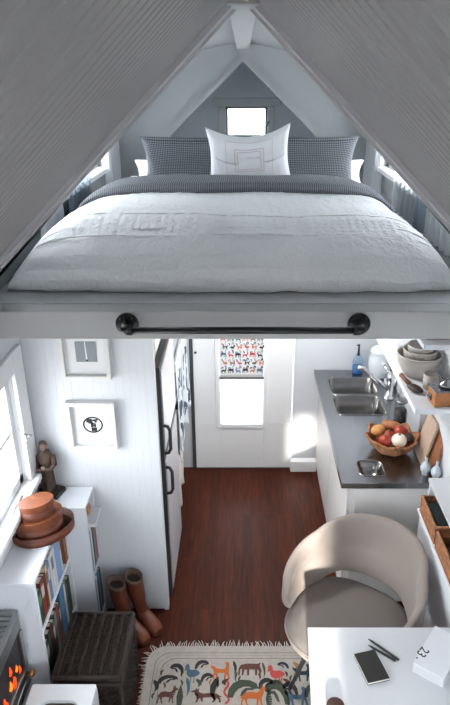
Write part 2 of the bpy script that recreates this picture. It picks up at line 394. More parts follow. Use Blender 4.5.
# partition (picture wall)
m = MB(); m.box((-XW, 2.904, 0), (-.462, 2.935, 2.07)); bead(m, (-XW, 2.90, 0), (1, 0, 0), (0, 0, 1), .655, 2.07, (0, -1, 0), sp=.038, dep=.0012, g=.004)
m.box((-.475, 2.892, 0), (-.45, 2.935, 2.07)); struct(m, 'wall_partition', 'wall')
struct(MB().box((.386, 4.35, 0), (.598, 4.415, .10)), 'baseboard_front', 'trim', bevel=.006)

# windows -----------------------------------------------------------
def side_window(n, y0, y1, z0, z1, x, sd, casing=.07, mull=(), cas=True, rows=1):
    """window in a wall whose room face is at x, room lies on side -sd (sd=-1 for the left wall)"""
    rt = thing('window_%d' % n, '', '', (x, (y0+y1)/2, z0)); del rt['label'], rt['category']; rt['kind'] = 'structure'
    r = -sd
    def bx(m, a0, a1, ya, yb, za, zb): m.box((min(x+r*a0, x+r*a1), ya, za), (max(x+r*a0, x+r*a1), yb, zb))
    if cas:
        m = MB(); bx(m, 0.001, .022, y0-casing, y0, z0-.02, z1+casing); bx(m, .001, .022, y1, y1+casing*(1.25 if n == 1 else .75), z0-.02, z1+casing); bx(m, .001, .022, y0, y1, z1, z1+casing)
        m.build('window_casing', 'trim', rt, bevel=.003)
    m = MB(); bx(m, -.06, -.02, y0, y0+.045, z0, z1); bx(m, -.06, -.02, y1-.045, y1, z0, z1); bx(m, -.06, -.02, y0, y1, z0, z0+.05); bx(m, -.06, -.02, y0, y1, z1-.045, z1)
    for q in mull: bx(m, -.055, -.025, q-.011, q+.011, z0, z1)
    for k in range(1, rows+1): zz = z0+(z1-z0)*k/(rows+1); bx(m, -.055, -.025, y0, y1, zz-.011, zz+.011)
    m.build('window_frame', 'trim', rt, bevel=.002)
    m = MB(); bx(m, -.043, -.039, y0+.04, y1-.04, z0+.04, z1-.04); m.build('window_pane', 'glass', rt)
    m = MB(); bx(m, -.02, .055, y0-.05, min(y1+.06, 2.925) if x < -1 and y1 < 2.9 else y1+.05, z0-.03, z0+.001); m.build('window_sill', 'trim', rt, bevel=.004)
    return rt
w1 = side_window(1, 1.72, 2.72, 1.06, 1.67, -XW, -1, mull=(2.22,), casing=.10)
m = MB(); m.tube([(-1.085, 2.40, 1.075), (-1.082, 2.43, 1.10), (-1.078, 2.47, 1.095), (-1.075, 2.51, 1.115), (-1.075, 2.535, 1.10), (-1.078, 2.50, 1.075)], [.012, .012, .009, .01, .009, .006], mi=0)
m.build('window_latch', 'ceramic', w1)
m = MB(); m.box((-1.088, 2.70, 1.30), (-1.075, 2.715, 1.34)).tube([(-1.08, 2.707, 1.32), (-1.05, 2.707, 1.335)], .005); m.build('window_catch', 'steel', w1)
side_window(2, .5, 1.2, 1.06, 1.72, -XW, -1, mull=(.85,))  # added window out of view, lets in more side light
side_window(3, 3.75, 4.35, 1.15, 1.72, -XW, -1, rows=0)  # added window behind the partition, brightens the corner past the refrigerator
side_window(12, .0, 1.1, 1.0, 1.72, XW, 1, mull=(.55,))  # added window in the unseen near right wall, fills the lower room
side_window(8, 3.70, 4.34, 1.50, 1.96, XW, 1, rows=0)  # added window hidden above the counter, brightens the kitchen end
side_window(4, 2.64, 4.52, 2.40, 2.95, -DX, -1, casing=.05, mull=(3.2, 3.65, 3.95, 4.21))
side_window(5, 2.64, 4.52, 2.40, 2.95, DX, 1, casing=.05, mull=(3.2, 3.65, 3.95, 4.21))
# gable window
rt = thing('window_6', '', '', (.03, 5.62, 2.5)); del rt['label'], rt['category']; rt['kind'] = 'structure'
m = MB(); m.box((-.145, 5.63, 2.50), (-.125, 5.66, 2.745)).box((.185, 5.63, 2.50), (.205, 5.66, 2.745)).box((-.145, 5.63, 2.725), (.205, 5.66, 2.745)).box((-.145, 5.63, 2.50), (.205, 5.66, 2.52)); m.build('window_frame', mat('dark_frame', (.16, .17, .19), .5), rt)
MB().box((-.13, 5.643, 2.515), (.19, 5.647, 2.73)).build('window_pane', 'glass', rt)
m = MB().box((-.205, 5.60, 2.40), (-.145, 5.62, 2.744)).box((.205, 5.60, 2.40), (.265, 5.62, 2.744)).box((-.25, 5.60, 2.745), (.31, 5.62, 2.81)).box((-.22, 5.598, 2.44), (.28, 5.62, 2.50)); m.build('window_casing', 'cheek', rt, bevel=.003)
MB().tube([(.20, 5.63, 2.60), (.20, 5.60, 2.60), (.215, 5.60, 2.63)], .008).build('window_latch', 'iron', rt)
# added windows behind the camera: clear slit for sun patches, two frosted for fill
def added_back_window(n, x0, x1, z0, z1, pane):
    rt = thing('window_%d' % n, '', '', ((x0+x1)/2, -2.6, z0)); del rt['label'], rt['category']; rt['kind'] = 'structure'
    MB().box((x0, -2.64, z0), (x0+.015, -2.60, z1)).box((x1-.015, -2.64, z0), (x1, -2.60, z1)).box((x0+.015, -2.64, z0), (x1-.015, -2.60, z0+.015)).box((x0+.015, -2.64, z1-.015), (x1-.015, -2.60, z1)).build('window_frame', 'trim', rt)
    MB().box((x0+.01, -2.622, z0+.01), (x1-.01, -2.618, z1-.01)).build('window_pane', pane, rt)
added_back_window(7, -.125, .055, 1.9, 2.78, 'glass'); added_back_window(9, -.95, -.30, 1.2, 2.2, 'frost'); added_back_window(10, .25, .90, 1.2, 2.2, 'frost')

# animals and scrolls woven into cloth: flat silhouettes given as (u, v, material) polygons in a unit cell
def P_(pts): return pts
ANIM = {
 'bird': [[(.05,.55),(.12,.68),(.10,.78),(.17,.86),(.27,.86),(.33,.76),(.34,.62),(.48,.60),(.66,.62),(.86,.52),(.90,.44),(.78,.34),(.60,.28),(.42,.26),(.27,.32),(.20,.42),(.20,.58)], [(.42,.27),(.46,.27),(.44,.06),(.50,.04),(.36,.04),(.40,.08)], [(.60,.28),(.64,.28),(.62,.06),(.69,.04),(.55,.04),(.58,.08)]],
 'deer': [[(.03,.36),(.10,.44),(.22,.60),(.40,.64),(.62,.60),(.72,.66),(.76,.80),(.74,.96),(.80,.86),(.84,.97),(.86,.84),(.98,.76),(.99,.70),(.88,.68),(.86,.52),(.80,.40),(.80,.22),(.84,.04),(.78,.04),(.74,.24),(.70,.34),(.66,.10),(.61,.10),(.62,.34),(.40,.36),(.30,.34),(.30,.18),(.36,.04),(.30,.04),(.24,.20),(.20,.34),(.14,.20),(.14,.04),(.08,.04),(.09,.24),(.13,.38)]],
 'dog': [[(.02,.70),(.06,.84),(.10,.74),(.18,.76),(.26,.66),(.44,.60),(.66,.60),(.72,.74),(.68,.92),(.78,.98),(.86,.88),(.86,.66),(.84,.48),(.90,.10),(.82,.10),(.76,.36),(.70,.10),(.63,.10),(.66,.40),(.44,.40),(.34,.40),(.38,.08),(.30,.08),(.26,.36),(.18,.10),(.12,.10),(.18,.44),(.14,.56)]],
 'beast': [[(.02,.10),(.04,.56),(.14,.78),(.40,.86),(.80,.84),(.96,.92),(.90,.74),(.97,.40),(.92,.12),(.86,.12),(.86,.40),(.80,.48),(.78,.12),(.70,.12),(.70,.46),(.48,.48),(.46,.10),(.38,.10),(.38,.46),(.28,.46),(.22,.10),(.16,.10),(.18,.50),(.12,.50),(.08,.10)]],
 'snake': [[(.35,.95),(.55,.98),(.70,.86),(.66,.70),(.48,.60),(.40,.50),(.50,.40),(.66,.32),(.74,.18),(.60,.04),(.40,.02),(.42,.10),(.56,.14),(.60,.22),(.50,.30),(.34,.38),(.26,.50),(.34,.66),(.50,.76),(.54,.84),(.48,.90),(.36,.88)]],
 'leaf': [[(.50,.98),(.62,.80),(.72,.55),(.66,.28),(.54,.12),(.52,0),(.48,0),(.46,.12),(.34,.28),(.28,.55),(.38,.80)]],
 'scroll': [[(.00,.04),(.18,.04),(.24,.28),(.36,.46),(.52,.56),(.70,.56),(.84,.44),(1.0,.48),(.94,.72),(.72,.88),(.42,.90),(.18,.74),(.04,.46)], [(.40,.10),(.52,.16),(.64,.40),(.86,.40),(.78,.50),(.58,.50),(.46,.34)]],
 'comma': [[(.20,.98),(.52,.88),(.78,.62),(.76,.30),(.40,.02),(.44,.30),(.36,.55),(.18,.74)]],
}
def motif(mb, key, fr, u, v, su, sv, mi, flip=False):
    for poly in ANIM[key]:
        pts = [((1-a) if flip else a, b) for a, b in poly]
        vs = [fr(u+a*su, v+b*sv) for a, b in pts]
        mb.add(vs, [tuple(range(len(vs))) if not flip else tuple(reversed(range(len(vs))))], mi)

# door ---------------------------------------------------------------
dr = thing('door_1', '', '', (0, 4.42, 0)); del dr['label'], dr['category']; dr['kind'] = 'structure'
m = MB(); wall_cells(m, 'y', 4.40, 4.44, [-.382, -.178, .157, .385], [.012, .43, 1.62, 1.95], {(1, 1)}); m.build('door_leaf', 'trim', dr, bevel=.002)
m = MB(); 
for a, b in (((-.215, 4.385, .395), (-.178, 4.40, 1.66)), ((.157, 4.385, .395), (.194, 4.40, 1.66)), ((-.178, 4.385, .395), (.157, 4.40, .43)), ((-.178, 4.385, 1.62), (.157, 4.40, 1.66))): m.box(a, b)
m.build('pane_moulding', 'trim', dr, bevel=.004)
MB().box((-.178, 4.418, .43), (.157, 4.423, 1.62)).build('frosted_pane', 'frost', dr)
m = MB().lathe((0, 0, 0), [(.006, 0), (.010, .006), (.010, .012), (.004, .016)], 12); m.v = [(-.362+a, 4.398-c, 1.05+b) for a, b, c in m.v]; m.build('door_knob', 'iron', dr)
# gap beside the door, its shade painted as a dark strip; a threshold
struct(MB().box((-.409, 4.395, 0), (-.384, 4.43, 1.97)), 'gap_shade_strip', 'dark')
struct(MB().box((-.409, 4.40, 0), (.392, 4.47, .011)), 'trim_7', 'dark')
struct(MB().box((.389, 4.40, .10), (.40, 4.42, 1.97)), 'trim_8', 'trim')

# ---------------------------------------------------------------- textile on the door window
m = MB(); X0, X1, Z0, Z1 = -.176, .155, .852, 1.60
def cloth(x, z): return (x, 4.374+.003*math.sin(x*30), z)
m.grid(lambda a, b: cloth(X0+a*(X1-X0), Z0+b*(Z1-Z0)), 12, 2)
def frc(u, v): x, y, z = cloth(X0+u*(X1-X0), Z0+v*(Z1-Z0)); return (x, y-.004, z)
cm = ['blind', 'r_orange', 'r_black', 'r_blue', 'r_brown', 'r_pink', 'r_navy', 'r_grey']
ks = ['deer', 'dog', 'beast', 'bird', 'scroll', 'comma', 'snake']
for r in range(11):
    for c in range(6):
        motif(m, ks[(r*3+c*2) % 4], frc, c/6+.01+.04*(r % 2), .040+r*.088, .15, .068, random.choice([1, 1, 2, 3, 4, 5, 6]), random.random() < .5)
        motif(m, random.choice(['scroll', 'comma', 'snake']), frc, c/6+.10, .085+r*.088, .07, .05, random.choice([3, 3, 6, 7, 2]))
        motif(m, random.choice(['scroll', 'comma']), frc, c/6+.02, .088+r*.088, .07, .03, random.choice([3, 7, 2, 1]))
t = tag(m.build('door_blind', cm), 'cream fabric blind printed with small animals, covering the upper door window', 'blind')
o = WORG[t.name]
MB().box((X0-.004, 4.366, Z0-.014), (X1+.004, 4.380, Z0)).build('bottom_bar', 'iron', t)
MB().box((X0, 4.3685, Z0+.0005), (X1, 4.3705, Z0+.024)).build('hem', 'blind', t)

# ---------------------------------------------------------------- bed
bx0 = -.04
def bed_h(y):      # height of the quilt top above the deck, by distance
    pr = [(2.385, .012), (2.365, .05), (2.375, .09), (2.42, .135), (2.52, .185), (2.66, .222), (2.85, .242), (3.3, .25), (3.70, .245)]
    return pr
def duvet(u, v):
    pr = bed_h(0); t = v*(len(pr)-1); i = min(int(t), len(pr)-2); f = t-i
    y = pr[i][0]*(1-f)+pr[i+1][0]*f; h = pr[i][1]*(1-f)+pr[i+1][1]*f
    s = 2*u-1; wd = .895 - .065*min(1, max(0, (y-2.4)/.9))
    a = abs(s); e = (1-a**8)**.5 if a < 1 else 0
    x = bx0 + s*wd
    z = 2.186 + h*e if v > 0.02 else 2.186
    # body: soft folds, puckered quilting, pleated band
    nz = noise.noise(Vector((x*2.2, y*2.2, .3)))*.022 + noise.noise(Vector((x*7, y*7, 2)))*.006
    z += nz*e*min(1, h*8)
    if h > .10:
        if 2.53 < y < 2.72: z += (.0013*math.sin(x*2*PI/.034)+.0016*math.sin(y*2*PI/.032))*e
        z += (.0042*noise.noise(Vector((x*30, y*34, 5))))*e*min(1, (h-.1)*12)
    if h < .2: z += .010*e*noise.noise(Vector((x*9, h*8, 4)))
    if h < .2: y += .016*noise.noise(Vector((x*4, h*14, 1)))+.012*(abs(noise.noise(Vector((x*3.1, 9, h*3)))))
    y += .03*a**6 if y < 2.6 else 0
    return (x, y, max(z, 2.186))
m = MB().grid(duvet, 260, 120)
dv = tag(m.build('duvet', 'duvet', solid=.006), 'white puckered cotton duvet with pleated band, spread over the loft bed', 'duvet')
# seam lines of the pleated band
m = MB()
for yy, th in ((2.525, .0035), (2.73, .0025)):
    m.tube([(bx0+s*.01*.80*1.0, yy, 0) for s in range(-100, 101)], th, 6)
def drop(mb, off):
    out = []
    for (x, y, z) in mb.v:
        # find quilt height at this x,y
        s = (x-bx0)/(.895-.065*min(1, max(0, (y-2.4)/.9))); a = min(abs(s), .999); e = (1-a**8)**.5
        pr = bed_h(0); h = pr[-1][1]
        for i in range(2, len(pr)-1):
            if pr[i][0] <= y <= pr[i+1][0]: f = (y-pr[i][0])/(pr[i+1][0]-pr[i][0]); h = pr[i][1]*(1-f)+pr[i+1][1]*f
        nz = noise.noise(Vector((x*2.2, y*2.2, .3)))*.022 + noise.noise(Vector((x*7, y*7, 2)))*.006
        out.append((x, y, z+2.186+h*e+nz*e+off))
    mb.v = out
drop(m, .004); m.build('pleat_seam', 'duvet', dv)
def fold(u, v):
    s = 2*u-1; a = abs(s); x = bx0 + s*.865
    pv = [(3.20, .006), (3.185, .028), (3.215, .048), (3.32, .05), (3.45, .045), (3.6, .035), (3.72, .02)]
    t = v*(len(pv)-1); i = min(int(t), len(pv)-2); f = t-i
    y = pv[i][0]*(1-f)+pv[i+1][0]*f + .10*a**3 - .03 + .02*noise.noise(Vector((x*4, 3, 1))); h = pv[i][1]*(1-f)+pv[i+1][1]*f
    e = (1-min(a, 1)**6)**.6
    return (x, y, 2.19+(.245+h+.012*noise.noise(Vector((x*3, y*4, 7))))*e)
MB().grid(fold, 120, 24, uv=True).build('patterned_fold', 'slate', dv, solid=.006, uvs=(1.9, .75))
tag(MB().box((-.82, 2.47, 2.181), (.74, 4.38, 2.30)).build('mattress', 'pillow', bevel=.03), 'white mattress lying under the duvet on the loft deck', 'mattress')
def pillow_mb(c, wx, wz, th, tilt, rz=0, uv=True, seed=0, sag=.1):
    m = MB(); R = Matrix.Rotation(rz, 3, 'Y') @ Matrix.Rotation(-tilt, 3, 'X')
    for sd in (-1, 1):
        def fn(u, v):
            a, b = 2*u-1, 2*v-1
            pinch = 1-(.07 if seed == 8 else .02)*(1-abs(a)**2)*abs(b)**3
            pz = 1-.09*(1-abs(b)**2)*abs(a)**3
            x = a*wx/2*pz; z = b*wz/2*pinch
            d = max(0, (1-a**4)*(1-b**4))**.55*th/2*(1+.25*noise.noise(Vector((a*2+seed, b*2, sd))))
            if b > 0: z -= sag*.1*(1-a*a)*(1 if seed == 8 else .5)
            return Vector(c) + R @ Vector((x, sd*d, z))
        o = len(m.v)
        m.grid(lambda u, v: fn(u, v) if sd < 0 else fn(1-u, v), 36, 24, uv=uv)
    return m, R
for (cx_, lab, sd) in ((-.295, 'slate patterned pillow on the left, behind the embroidered cushion', 1), (.375, 'slate patterned pillow on the right, behind the embroidered cushion', 3)):
    m, _ = pillow_mb((cx_, 4.07, 2.475), .66, .33, .15, -.22, seed=sd)
    m = m.build('pillow', 'slate', uvs=(.70, .36)); tag(m, lab, 'pillow', 'slate patterned pillows')
for (cx_, lab, sd) in ((-.40, 'plain white pillow peeking out beside the left slate pillow', 5), (.48, 'plain white pillow peeking out beside the right slate pillow', 6)):
    m, _ = pillow_mb((cx_, 4.27, 2.39), .62, .17, .12, -.1, seed=sd); tag(m.build('pillow', 'pillow'), lab, 'pillow', 'plain white pillows')
m, R = pillow_mb((.035, 3.83, 2.56), .49, .33, .13, -.25, rz=-.05, seed=8, sag=.6)
cu = tag(m.build('throw_pillow', 'pillow'), 'white cushion with stitched rectangles leaning on the slate pillows', 'pillow')
m = MB()
def cush(a, b):
    d = max(0, (1-a**4)*(1-b**4))**.55*.13/2*(1+.25*noise.noise(Vector((a*2+8, b*2, -1))))
    z = b*.33/2*(1-.07*(1-a*a)*abs(b)**3)
    if b > 0: z -= .06*(1-a*a)
    return Vector((.035, 3.83, 2.56)) + R @ Vector((a*.245*(1-.09*(1-b*b)*abs(a)**3), -d-.004, z))
for (a0, b0, a1, b1) in ((-.34, -.50, .34, .62), (-.27, -.42, .27, .54), (-.55, -.8, .55, .86)):
    ring = [(a0+(a1-a0)*k/10, b0) for k in range(10)]+[(a1, b0+(b1-b0)*k/10) for k in range(10)]+[(a1-(a1-a0)*k/10, b1) for k in range(10)]+[(a0, b1-(b1-b0)*k/10) for k in range(11)]
    m.tube([cush(*q) for q in ring], .0016 if a0 > -.5 else .001, 5, cap=False)
m.build('embroidery', 'redstitch', cu)

# curtains -----------------------------------------------------------
def curtain(x, y0, y1, z0, z1, mt, label, name='curtain', nf=5, amp=.022, taper=0):
    m = MB().grid(lambda u, v: (x+amp*math.sin(u*nf*2*PI)*(1-.4*v)+.006*noise.noise(Vector((u*9, v*3, y0))), y0+(y1-y0)*(u if not taper else .5+(u-.5)*(1-taper*math.sin(PI*min(1, v*1.1)))), z0+(z1-z0)*v), 80, 14)
    return tag(m.build(name, mt), label, 'curtain', 'loft window curtains')
curtain(-DX+.045, 4.42, 4.96, 2.22, 2.93, 'curtainw', 'white curtain hanging at the far side of the left loft window')
curtain(-DX+.045, 3.42, 3.98, 2.22, 2.93, 'curtainb', 'blue grey curtain hanging at the near side of the left loft window')
curtain(-DX+.045, 2.90, 3.30, 2.22, 2.93, 'curtainw', 'white curtain in the left corner of the loft beside the blue grey one')
curtain(DX-.045, 4.45, 4.96, 2.22, 2.93, 'curtainw', 'white curtain hanging at the far side of the right loft window')
curtain(DX-.045, 3.42, 3.95, 2.22, 2.93, 'curtainw', 'white curtain hanging at the near side of the right loft window')
curtain(DX-.05, 3.22, 3.40, 2.22, 2.93, 'curtainb', 'narrow grey curtain strip between two white curtains, right of the bed', nf=2)
curtain(DX-.045, 2.75, 3.20, 2.22, 2.93, 'curtainw', 'white curtain nearest the raking trim, right of the bed')

# ---------------------------------------------------------------- pipe rail on the beam
rl = thing('pipe_rail', 'black iron pipe rail with round flanges fixed across the white loft beam', 'rail', (0, 2.12, 2.13))
for sx in (-1, 1):
    m = MB().lathe((0, 0, 0), [(.040, 0), (.042, .003), (.042, .010), (.038, .013), (.022, .015), (.020, .030), (.017, .032)], 28)
    m.v = [(sx*.425+a, 2.169-c, 2.134+b) for a, b, c in m.v]; fl = m.build('flange', 'iron', rl)
    for k in range(4):
        a = PI/4+k*PI/2; MB().ball((sx*.425+.031*math.cos(a), 2.157, 2.134+.031*math.sin(a)), .0045, 8).build('screw', 'steel', fl)
    MB().tube([(sx*.425, 2.14, 2.134), (sx*.425, 2.115, 2.134), (sx*.422, 2.104, 2.134), (sx*.412, 2.098, 2.134), (sx*.395, 2.098, 2.134)], .0185, 14).build('elbow', 'iron', rl)
MB().tube([(-.41, 2.098, 2.134), (.41, 2.098, 2.134)], .0135, 16).build('pipe', 'iron', rl)

# ---------------------------------------------------------------- pictures
def picture(z0, z1, x0, x1, label, kind):
    r = thing('picture_frame', label, 'picture', ((x0+x1)/2, 2.9000, z0), 'white box frames on the partition wall'); fw = .022; y0, y1 = 2.8550, 2.8970
    m = MB().box((x0, y0, z0), (x0+fw, y1, z1)).box((x1-fw, y0, z0), (x1, y1, z1)).box((x0+fw, y0, z0), (x1-fw, y1, z0+fw)).box((x0+fw, y0, z1-fw), (x1-fw, y1, z1)); m.build('frame', 'frame', r, bevel=.002)
    MB().box((x0+fw, 2.8860, z0+fw), (x1-fw, 2.8920, z1-fw)).build('mat_board', 'mat', r)
    return r
p1 = picture(1.565, 1.845, -.912, -.662, 'white box frame holding a small grey photograph, upper one on the wall', 1)
m = MB().box((-.835, 2.8830, 1.655), (-.73, 2.8855, 1.765), 0); m.prism([(-.787, 2.8825, 1.765), (-.783, 2.8825, 1.765), (-.778, 2.8825, 1.668), (-.786, 2.8825, 1.668)], (0, .0005, 0), 1)
m.ball((-.781, 2.8830, 1.664), (.006, .001, .006), 10, 2); m.build('photograph', ['photo', 'mat', 'black'], p1)
p2 = picture(1.155, 1.435, -.915, -.662, 'white box frame with a black ring emblem, lower one on the wall', 2)
m = MB(); cx, cz = -.787, 1.292; n = 40
for k in range(n):
    a, b = 2*PI*k/n, 2*PI*(k+1)/n
    m.add([(cx+.053*math.cos(a), 2.8845, cz+.049*math.sin(a)), (cx+.053*math.cos(b), 2.8845, cz+.049*math.sin(b)), (cx+.044*math.cos(b), 2.8845, cz+.040*math.sin(b)), (cx+.044*math.cos(a), 2.8845, cz+.040*math.sin(a))], [(0, 1, 2, 3)])
def blk(a, b, c, d):
    a, b, c, d = a*1.15-.001, b*1.05-.001, c*1.15+.001, d*1.05+.001
    m.prism([(cx+a, 2.8840, cz+b), (cx+c, 2.8840, cz+b), (cx+c, 2.8840, cz+d), (cx+a, 2.8840, cz+d)], (0, .001, 0))
blk(-.028, .014, -.004, .033); blk(-.019, .008, .000, .014); blk(-.001, .022, .012, .030); blk(.013, .024, .021, .031); blk(.009, .014, .018, .021)
blk(-.009, -.012, .0, .006); blk(.006, -.012, .013, .008); blk(0, -.008, .006, -.002); blk(-.008, -.036, .016, -.016); blk(-.004, .003, .008, .009)
m.build('emblem', 'black', p2)

# ---------------------------------------------------------------- refrigerator
fr = thing('refrigerator', 'white two-door refrigerator edged in black beside the partition wall', 'refrigerator', (-.75, 3.235, 0))
MB().box((-1.05, 2.945, .02), (-.475, 3.575, 1.60)).build('body', 'fridge', fr, bevel=.004)
def fdoor(z0, z1, hz0, hz1, nm, hy=2.965):
    d = MB().box((-.47, 2.947, z0), (-.432, 3.567, z1)).build(nm, 'rubber', fr, bevel=.004)
    MB().box((-.434, 2.977, z0+.03), (-.426, 3.540, z1-.03)).build('door_panel', 'fridge', d)
    m = MB().tube([(-.43, hy, hz0), (-.408, hy, hz0+.004), (-.396, hy, hz0+.03), (-.396, hy, hz1-.03), (-.408, hy, hz1-.004), (-.43, hy, hz1)], .0095, 10)
    m.build('handle', 'rubber', d)
    return d
fdoor(1.045, 1.59, 1.065, 1.24, 'freezer_door'); fdoor(.06, 1.03, .80, .975, 'fridge_door')
MB().box((-.47, 3.555, 1.015), (-.415, 3.585, 1.06)).build('hinge', 'iron', fr)
MB().box((-.47, 3.555, 1.57), (-.415, 3.585, 1.61)).build('hinge', 'iron', fr)
MB().box((-1.05, 2.955, 0), (-.49, 3.555, .02)).build('plinth', 'rubber', fr)
# overhead cupboard on top of the refrigerator
oc = thing('overhead_cupboard', 'white overhead cupboard above the refrigerator', 'cabinet', (-.75, 3.2, 1.66))
MB().box((-1.05, 2.945, 1.66), (-.46, 3.45, 2.065)).build('body', 'shelf', oc, bevel=.003)
MB().box((-.46, 2.95, 1.67), (-.445, 3.44, 2.06)).build('door', 'trim', oc, bevel=.003)

# stove / counter with towels beyond the refrigerator
st = thing('washstand', 'white cabinet with a steel top in the corner beyond the refrigerator', 'cabinet', (-.75, 4.02, 0))
MB().box((-1.09, 3.68, 0), (-.50, 4.38, .86)).build('body', 'shelf', st, bevel=.004)
MB().box((-.50, 3.70, .05), (-.485, 4.36, .84)).build('door', 'trim', st, bevel=.003)
MB().box((-1.09, 3.68, .86), (-.48, 4.38, .89)).build('top', 'steel', st, bevel=.003)
tr = thing('towel_rail', 'thin steel towel rail between the refrigerator and the end wall', 'rail', (-.44, 4.0, 1.26))
MB().tube([(-.46, 3.68, 1.26), (-.46, 4.40, 1.26)], .007, 10).build('bar', 'steel', tr)
MB().box((-.468, 4.40, 1.245), (-.452, 4.42, 1.275)).build('bracket', 'steel', tr)
MB().box((-.475, 3.59, 1.24), (-.445, 3.68, 1.28)).build('bracket', 'steel', tr)
def towel(y0, y1, zt, zb, x, mt, name, label, cat, pr=False, wob=.02, seed=0, mi2=None):
    def fn(u, v):
        y = y0+(y1-y0)*u; z = zt+(zb-zt)*v + (.03*math.sin(u*7+seed) if v > .9 else 0)
        return (x + .008 + wob*v*math.sin(u*11+seed+v*2)+.012*v*noise.noise(Vector((u*5, v*5, seed))), y, z)
    m = MB().grid(fn, 40, 30)
    if pr:
        def f2(u, v): q = fn(u, v); return (q[0]+.004, q[1], q[2])
        for k in range(9):
            motif(m, ['scroll', 'comma', 'deer', 'snake'][k % 4], lambda a, b: f2(a, 1-b), .08+.3*(k % 3), .08+.27*(k//3)+.04*(k % 2), .24, .20, 1)
    return tag(m.build(name, [mt, 'towelblue'] if pr else mt, solid=.005), label, cat)
towel(3.70, 4.02, 1.275, .52, -.443, 'towel', 'tea_towel', 'white tea towel with dark blue print hanging past the refrigerator', 'towel', pr=True, wob=.012)
towel(4.05, 4.36, 1.275, .60, -.438, 'towel', 'bath_towel', 'white towel with blue print hanging nearest the door', 'towel', pr=True, seed=2)
towel(3.74, 4.10, .845, .13, -.468, 'creamcloth', 'apron', 'long cream cloth hanging down near the floor below the tea towel', 'cloth', wob=.012, seed=4)
bt = thing('lotion_bottle', 'cream bottle standing on the corner cabinet behind the towels', 'bottle', (-.56, 4.25, .89))
MB().lathe((-.56, 4.25, .89), [(.045, 0), (.048, .05), (.048, .30), (.035, .38), (.018, .42)], 20).build('bottle_body', 'creamcloth', bt)
MB().lathe((-.56, 4.25, 1.30), [(.02, 0), (.02, .05), (.01, .06)], 14).build('cap', 'frame', bt)

# added fill lamp under the loft deck, out of view, brightens the door end
lp = thing('added_fill_lamp', 'added round fill lamp, unseen, under the loft deck above the kitchen floor', 'lamp', (.12, 3.5, 2.03))
MB().lathe((.12, 3.5, 2.05), [(.12, 0), (.13, .01), (.13, .024)], 32).build('base', 'trim', lp)
L_ = bpy.data.lights.new('added_fill_light', 'AREA'); L_.shape = 'DISK'; L_.size = .24; L_.energy = 20; L_.color = (1, .97, .93)
lo = bpy.data.objects.new('added_fill_light', L_); COL.objects.link(lo); lo.location = (.12, 3.5, 2.04)

# ---------------------------------------------------------------- kitchen counter
kc = thing('kitchen_cabinet', 'cream base cabinet under the steel countertop along the right wall', 'cabinet', (.85, 3.66, 0))
MB().box((.605, 2.955, .0), (1.105, 4.395, .735)).box((.605, 2.955, .735), (.622, 4.395, .862)).box((.622, 2.955, .735), (1.105, 2.97, .862)).build('body', 'cab', kc, bevel=.004)
MB().box((.592, 2.965, .10), (.604, 3.66, .85)).build('door', 'cab', kc, bevel=.003)
MB().box((.592, 3.67, .10), (.604, 4.38, .85)).build('door', 'cab', kc, bevel=.003)
MB().box((.63, 2.942, .08), (1.10, 2.954, .845)).build('end_panel', 'cab', kc, bevel=.003)
ct = thing('countertop', 'long stainless steel countertop with two sinks and a small basin', 'countertop', (.83, 3.66, .862))
holes = [((.63, .97), (3.995, 4.265)), ((.63, .965), (3.695, 3.965)), ((.665, .81), (2.995, 3.145))]
xs = sorted({.55, 1.108} | {h[0][i] for h in holes for i in (0, 1)}); ys = sorted({2.922, 4.398} | {h[1][i] for h in holes for i in (0, 1)})
m = MB()
for i in range(len(xs)-1):
    for j in range(len(ys)-1):
        xm, ym = (xs[i]+xs[i+1])/2, (ys[j]+ys[j+1])/2
        if any(h[0][0] < xm < h[0][1] and h[1][0] < ym < h[1][1] for h in holes): continue
        m.box((xs[i], ys[j], .864), (xs[i+1], ys[j+1], .900))
m.build('worktop', 'steel', ct)
m = MB().box((.546, 2.916, .868), (.556, 4.398, .905)).box((.546, 2.914, .868), (1.108, 2.924, .905)).build('raised_edge', 'steel', ct, bevel=.002)
def rr(cx, cy, z, hx, hy, r, n=6):
    out = []
    for q, (sx, sy) in enumerate(((1, 1), (-1, 1), (-1, -1), (1, -1))):
        for k in range(n+1):
            a = PI/2*q + PI/2*k/n; out.append((cx+sx*(hx-r)+r*math.cos(a), cy+sy*(hy-r)+r*math.sin(a), z))
    return out
def basin(hx, hy, depth, nm, r=.045):
    cx, cy = sum(hx)/2, sum(hy)/2; a, b = (hx[1]-hx[0])/2, (hy[1]-hy[0])/2
    rings = [rr(cx, cy, .9005, a+.012, b+.012, r+.01), rr(cx, cy, .9035, a+.010, b+.010, r+.01), rr(cx, cy, .9035, a+.001, b+.001, r), rr(cx, cy, .898, a-.006, b-.006, r), rr(cx, cy, .90-depth+.03, a-.018, b-.018, r), rr(cx, cy, .90-depth+.008, a-.03, b-.03, r*.9), rr(cx, cy, .90-depth, a-.05, b-.05, r*.6)]
    m = MB(); m.loft(rings, cap=False); n = len(rings[0]); m.add(rings[-1], [tuple(range(n))]); s = m.build(nm, 'sinksteel', ct)
    MB().lathe((cx, cy, .90-depth+.001), [(.026, 0), (.028, .002), (.018, .003), (.012, .001)], 18).build('drain', 'chrome', s)
basin(*holes[0], .15, 'sink'); basin(*holes[1], .15, 'sink'); basin(*holes[2], .07, 'small_basin', r=.035)
